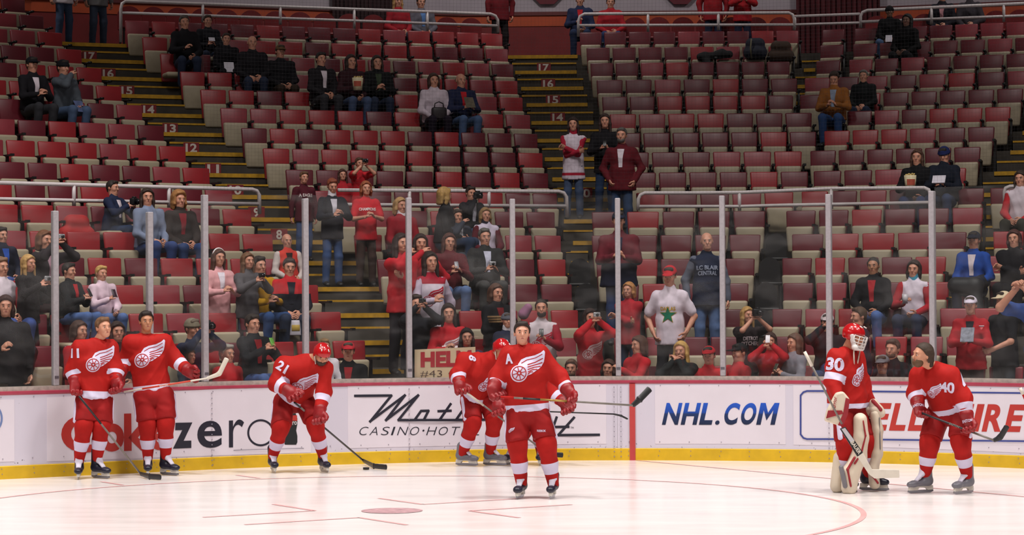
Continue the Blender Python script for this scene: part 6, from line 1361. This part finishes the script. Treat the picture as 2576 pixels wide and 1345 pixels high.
def tub(i, label, name, cat, r0, r1, h, m, side, fill=None, stripe=None, straw=None, lid=None):
    c = holdpt(i, side, .07)+np.array([0, 0, .02])+FIG[i][4]*.05; n = 20; V = []
    for z, r in ((-h/2, r0), (h/2, r1), (h/2, r1*.93), (-h/2+.01, r0*.9)): V += [(r*math.cos(2*PI*k/n), r*math.sin(2*PI*k/n), z) for k in range(n)]
    F = [(j*n+k, j*n+(k+1) % n, (j+1)*n+(k+1) % n, (j+1)*n+k) for j in range(3) for k in range(n)]+[tuple(range(n))[::-1], tuple(3*n+k for k in range(n))]
    o = mk(name, V, F, m, None, None, True, c); tag(o, label, cat)
    if fill:
        e = MB()
        for _ in range(26): a, q = random.uniform(0, 2*PI), r1*.8*math.sqrt(random.random()); e.add(*ico((q*math.cos(a), q*math.sin(a), h/2+random.uniform(-.005, .022)), (.016, .016, .013), np.eye(3), 6, 4))
        e.build('popcorn', fill, o, True)['kind'] = 'stuff'
    if stripe is not None:
        P = [(( r0+(r1-r0)*t+.0015)*math.cos(a), (r0+(r1-r0)*t+.0015)*math.sin(a), -h/2+h*t) for t in (.30, .72) for a in np.linspace(-PI*.75, -PI*.25, 9)]
        mk('printed_band', P, [(k, k+1, 10+k, 9+k) for k in range(8)], stripe, o, None, True)
    if lid: e = MB(); e.tube([(0, 0, h/2), (0, 0, h/2+.012)], r1*1.05, 18); e.build('lid', lid, o, True)
    if straw: e = MB(); e.tube([(0, 0, h/2), (.02, 0, h/2+.09)], .004, 6); e.build('straw', straw, o, True)
WHM = mat('paper_white', '#cfc9d4', .8, .04); REDM = mat('cup_red', '#b01f28', .5, .05); POP = mat('popcorn_yellow', '#d8bd76', .9, .15, 30); BUCK = mat('bucket_cream', '#d6c8a4', .7, .05)
for x, lab, m, big, side in ((281, 'black camera held by the man in navy below the white rail', CBLK, True, 'm'), (110, 'silver compact camera of the woman with the pink scarf', CSIL, False, 'm'),
    (70, 'silver compact camera of the blond woman in the long black coat', CSIL, False, 'm'), (482, 'black camera at the eye of the person in patterned knit hat', CBLK, True, 'm'),
    (622, 'small dark camera held by the girl in grey coat', CBLK, False, 'm'), (903, 'black camera held at the face above the red-shirted group', CBLK, False, 'm'), (1183, 'dark camera in the raised hand of the man in blazer', CBLK, True, 'a'),
    (1218, 'small silver camera held by the man in charcoal suit', CSIL, False, 'm'), (1046, 'dark camera held by the man behind the glass post', CBLK, False, 'm'), (1484, 'silver camera of the woman in red jersey at the glass', CSIL, False, 'm'),
    (1531, 'small dark camera peeping just above the boards', CBLK, False, 'm'), (1879, 'black camera of the blond woman in printed black T-shirt', CBLK, True, 'm')):
    camera_thing(IDX[x], lab, m, side, big)
for x, lab, c, side in ((1938, 'white phone before the face of the girl near the goaltender', '#d5cfd6', 'm'), (2001, 'dark phone of the long-haired girl in grey', '#3c4038', 'm'), (633, 'green phone raised by the man in black jacket', '#5f9a3c', 'm'),
    (171, 'dark phone of the dark-haired boy', '#17171b', 'm'), (253, 'dark phone of the fair-haired boy', '#33202c', 'a'), (1522, 'black phone of the tall girl beside the stairs', '#131317', 'm'), (1129, 'silver phone of the girl in plaid', '#8a8890', 'm'),
    (1362, 'black phone of the bearded man in white jersey', '#15161c', 'b')):
    phone_thing(IDX[x], lab, mat('phone_'+c[1:], c, .35, .05), side)
tub(IDX[882], 'cream popcorn bucket of the woman in plum jacket, blue at its foot', 'popcorn_bucket', 'bucket', .075, .095, .21, BUCK, 'a', POP, mat('bucket_print', '#b0503c', .7, .1))
tub(IDX[2308], 'cream popcorn bucket with red print in the far block', 'popcorn_bucket', 'bucket', .075, .095, .22, BUCK, 'a', POP, mat('bucket_print', '#b0503c'))
tub(IDX[2300], 'clear pale cup of the person with the turquoise hood', 'cup', 'cup', .034, .044, .13, mat('cup_pale', '#b9b3bb', .3, .05), 'a')
tub(IDX[2527], 'red and white drink cup of the man in beige cap', 'cup', 'cup', .038, .050, .17, REDM, 'a', None, WHM, WHM, WHM)
paper_thing(IDX[569], 'white sheet held by a man in black in the high rows', WHM, 'm'); paper_thing(IDX[157], 'folded blue and yellow programme of the man in black knit hat', mat('programme_blue', '#4f5a80', .6, .3, 18), 'b')
paper_thing(IDX[1158], 'dark programme of the balding man in navy and white', mat('programme_dark', '#5a5040', .6, .3, 18), 'm'); paper_thing(IDX[2376], 'crumpled white wrapper of the person in navy knit hat', WHM, 'm', (.20, .02, .14)); paper_thing(IDX[2238], 'white paper of the man in black cap high in the far block', WHM, 'm', (.12, .004, .16))
paper_thing(IDX[2442], 'dark and white booklet of the man in white cap', mat('booklet', '#6f7280', .6, .4, 22), 'm'); paper_thing(IDX[522], 'small white card of the man in dark grey jacket', WHM, 'm', (.11, .004, .08))
i = IDX[1090]; c = holdpt(i)+np.array([0, 0, .06]); o = box_thing('hand_bag', 'dark leather bag on the lap of the woman in white coat', 'bag', c, FIG[i][3], (.26, .12, .22), mat('bag_leather', '#1d1519', .5, .15), .04)
rod(o, 'handle', FIG[i][3], [(-.08, 0, .10), (-.07, 0, .17), (0, 0, .20), (.07, 0, .17), (.08, 0, .10)], .010, mat('bag_leather', ''), 6)
i = IDX[727]; c = holdpt(i)+np.array([0, 0, -.16])+FIG[i][4]*.05; o = box_thing('paper_bag', 'white bag with yellow print at the knees of the man in hockey jacket', 'bag', c, FIG[i][3], (.17, .05, .20), WHM, .012); sub(o, 'print', (0, -.027, 0), FIG[i][3], (.11, .003, .08), mat('print_yellow', '#b89a48', .7, .1), .001)
i = IDX[1246]; c = holdpt(i)+np.array([-.10, -.02, .03]); tan = mat('folder_tan', '#8f6f48', .7, .12)
for k in range(3): box_thing('folder', f'{("lowest", "middle", "topmost")[k]} tan folder carried by the brown-haired woman in black coat', 'folder', c+np.array([-.01*k, 0, .032*k]), FIG[i][3]@Rz(.06*k), (.30, .22, .026), tan, .006, 'tan folders')
s = SDF(); c2 = c+np.array([.28, .02, .10]); s.cap(c2, c2+np.array([.06, 0, .08]), .075, .06, None, .03); V, F = s.mesh(.013); tag(mk('scarf', V-c2, F, mat('mauve_cloth', '#8f5f7c', .9, .15), None, None, True, c2), 'mauve scarf bundled on the arm of the woman with folders', 'scarf')
def bundle(x, y, sct, n, label, name, cat, m, prims, off=-.22, part=None):
    P = hit(sct, n, x, y, off); b = np.array([P[0], P[1], P[2]]); s = SDF(); R = Rz(-math.atan2(*secn(sct)))
    for a, c_, r in prims: s.cap(b+R@np.array(a), b+R@np.array(c_), r, None, None, .05)
    V, F = s.mesh(.014); o = mk(name, V-b, F, m, None, None, True, b); tag(o, label, cat)
    if part: e = MB(); e.tube([R@np.array(p) for p in part[1]], part[2], 8); e.build(part[0], part[3], o, True)
bundle(1800, 140, 'R', 16, 'black coat draped over two seats high right of the central stairs', 'coat', 'coat', mat('coat_black', '#121114', .9, .2), [((-.28, 0, -.02), (.25, -.02, .02), .07), ((-.20, 0, 0), (-.15, -.08, -.16), .07), ((.05, 0, .03), (.12, 0, .06), .07)])
bundle(1900, 124, 'R', 16, 'dark navy backpack standing on a high seat', 'backpack', 'bag', mat('pack_navy', '#161a2c', .8, .2), [((-.09, 0, -.06), (.09, 0, -.06), .13), ((-.07, 0, .10), (.07, 0, .10), .11), ((0, -.10, -.07), (.02, -.10, -.05), .08)], -.22, ('shoulder_strap', [(-.08, -.12, .18), (-.10, -.16, .0), (-.08, -.12, -.18)], .014, mat('strap_khaki', '#6a6450', .8, .1)))
bundle(1963, 128, 'R', 16, 'brown coat left on the end seat of a high row', 'coat', 'coat', mat('coat_brown', '#3d2c22', .9, .2), [((-.12, 0, -.10), (.14, 0, -.10), .12), ((-.08, .0, .08), (.10, 0, .08), .10)])
bundle(192, 570, 'L', 7, 'bright red jacket heaped on a seat beside the man with a camera', 'jacket', 'jacket', mat('red_jacket', '#a51e20', .8, .12), [((-.14, 0, -.12), (.14, 0, -.12), .14), ((-.08, 0, .06), (.08, 0, .06), .11)], -.28)
i = IDX[2451]; J = FIG[i][0]; s = SDF(); s.cap(J['ka']+np.array([0, 0, .06]), J['kb']+np.array([0, 0, .05]), .12, .12, None, .05); s.cap(J['kb'], J['kb']+np.array([.02, -.10, -.36]), .10, .08, None, .05); s.cap(J['pel']+np.array([.1, -.12, .12]), J['kb']+np.array([0, 0, .07]), .10, .10, None, .05)
b = J['ka'].copy(); V, F = s.mesh(.016); tag(mk('coat', V-b, F, mat('coat_charcoal', '#1c1c1f', .6, .2), None, None, True, b), 'dark padded coat over the knees of the man in bright blue', 'coat')
# the hand-lettered sign
Q = [bxy(x, y, .155) for x, y in ((1043, 949), (1196, 949), (1196, 872), (1043, 879))]; b = Q[0].copy(); nn = bnormal(bfind(1110, 920, .155)[0])
V = [q-b for q in Q]+[q-b+nn*.006 for q in Q]; o = mk('paper_sign', V, [(0, 1, 2, 3), (7, 6, 5, 4), (0, 4, 5, 1), (1, 5, 6, 2), (2, 6, 7, 3), (3, 7, 4, 0)], mat('sign_card', '#c9b596', .8, .05, 4), None, None, False, b)
tag(o, 'cream hand-lettered sign with large red capitals held against the glass', 'sign')
for t, x0, x1, y0, y1, bold, mm in (('HELM', 1058, 1186, 923, 884, .05, mat('marker_red', '#a3202e', .7, .1)), ('#43 G', 1057, 1150, 949, 931, -.012, mat('marker_black', '#3a2f2c', .7, .1))):
    V, F = text2d(t, bold, 2); sx_ = lambda u: (x0+(x1-x0)*u-1043)/153; sy_ = lambda v: (949-(y0+(y1-y0)*v))/72
    W = [(Q[0]*(1-sx_(u))+Q[1]*sx_(u))*(1-sy_(v))+(Q[3]*(1-sx_(u))+Q[2]*sx_(u))*sy_(v)-b-nn*.004 for u, v in V]; mk('lettering', W, flip_to(W, F, -nn), mm, o, None, False)
# two-tone clothes
def tone(x, a, b, t0, t1, hexc, child='jacket'):
    i = IDX[x]; J, root = FIG[i][0], FIG[i][1]
    for c in root.children:
        if c.name.startswith(child): c.data.materials.append(cl(hexc)); band(c, np.array(root.location), J[a], J[b], t0, t1, .6 if child == 'jacket' else .2, len(c.data.materials)-1)
tone(1556, 'pel', 'chest', -1.2, .45, '#1d2136'); tone(1442, 'pel', 'chest', -.50, -.36, '#a32036'); tone(1081, 'chest', 'neck', .42, 1.2, '#9c1c30'); tone(727, 'pel', 'chest', .15, 1.0, '#1b1c26')
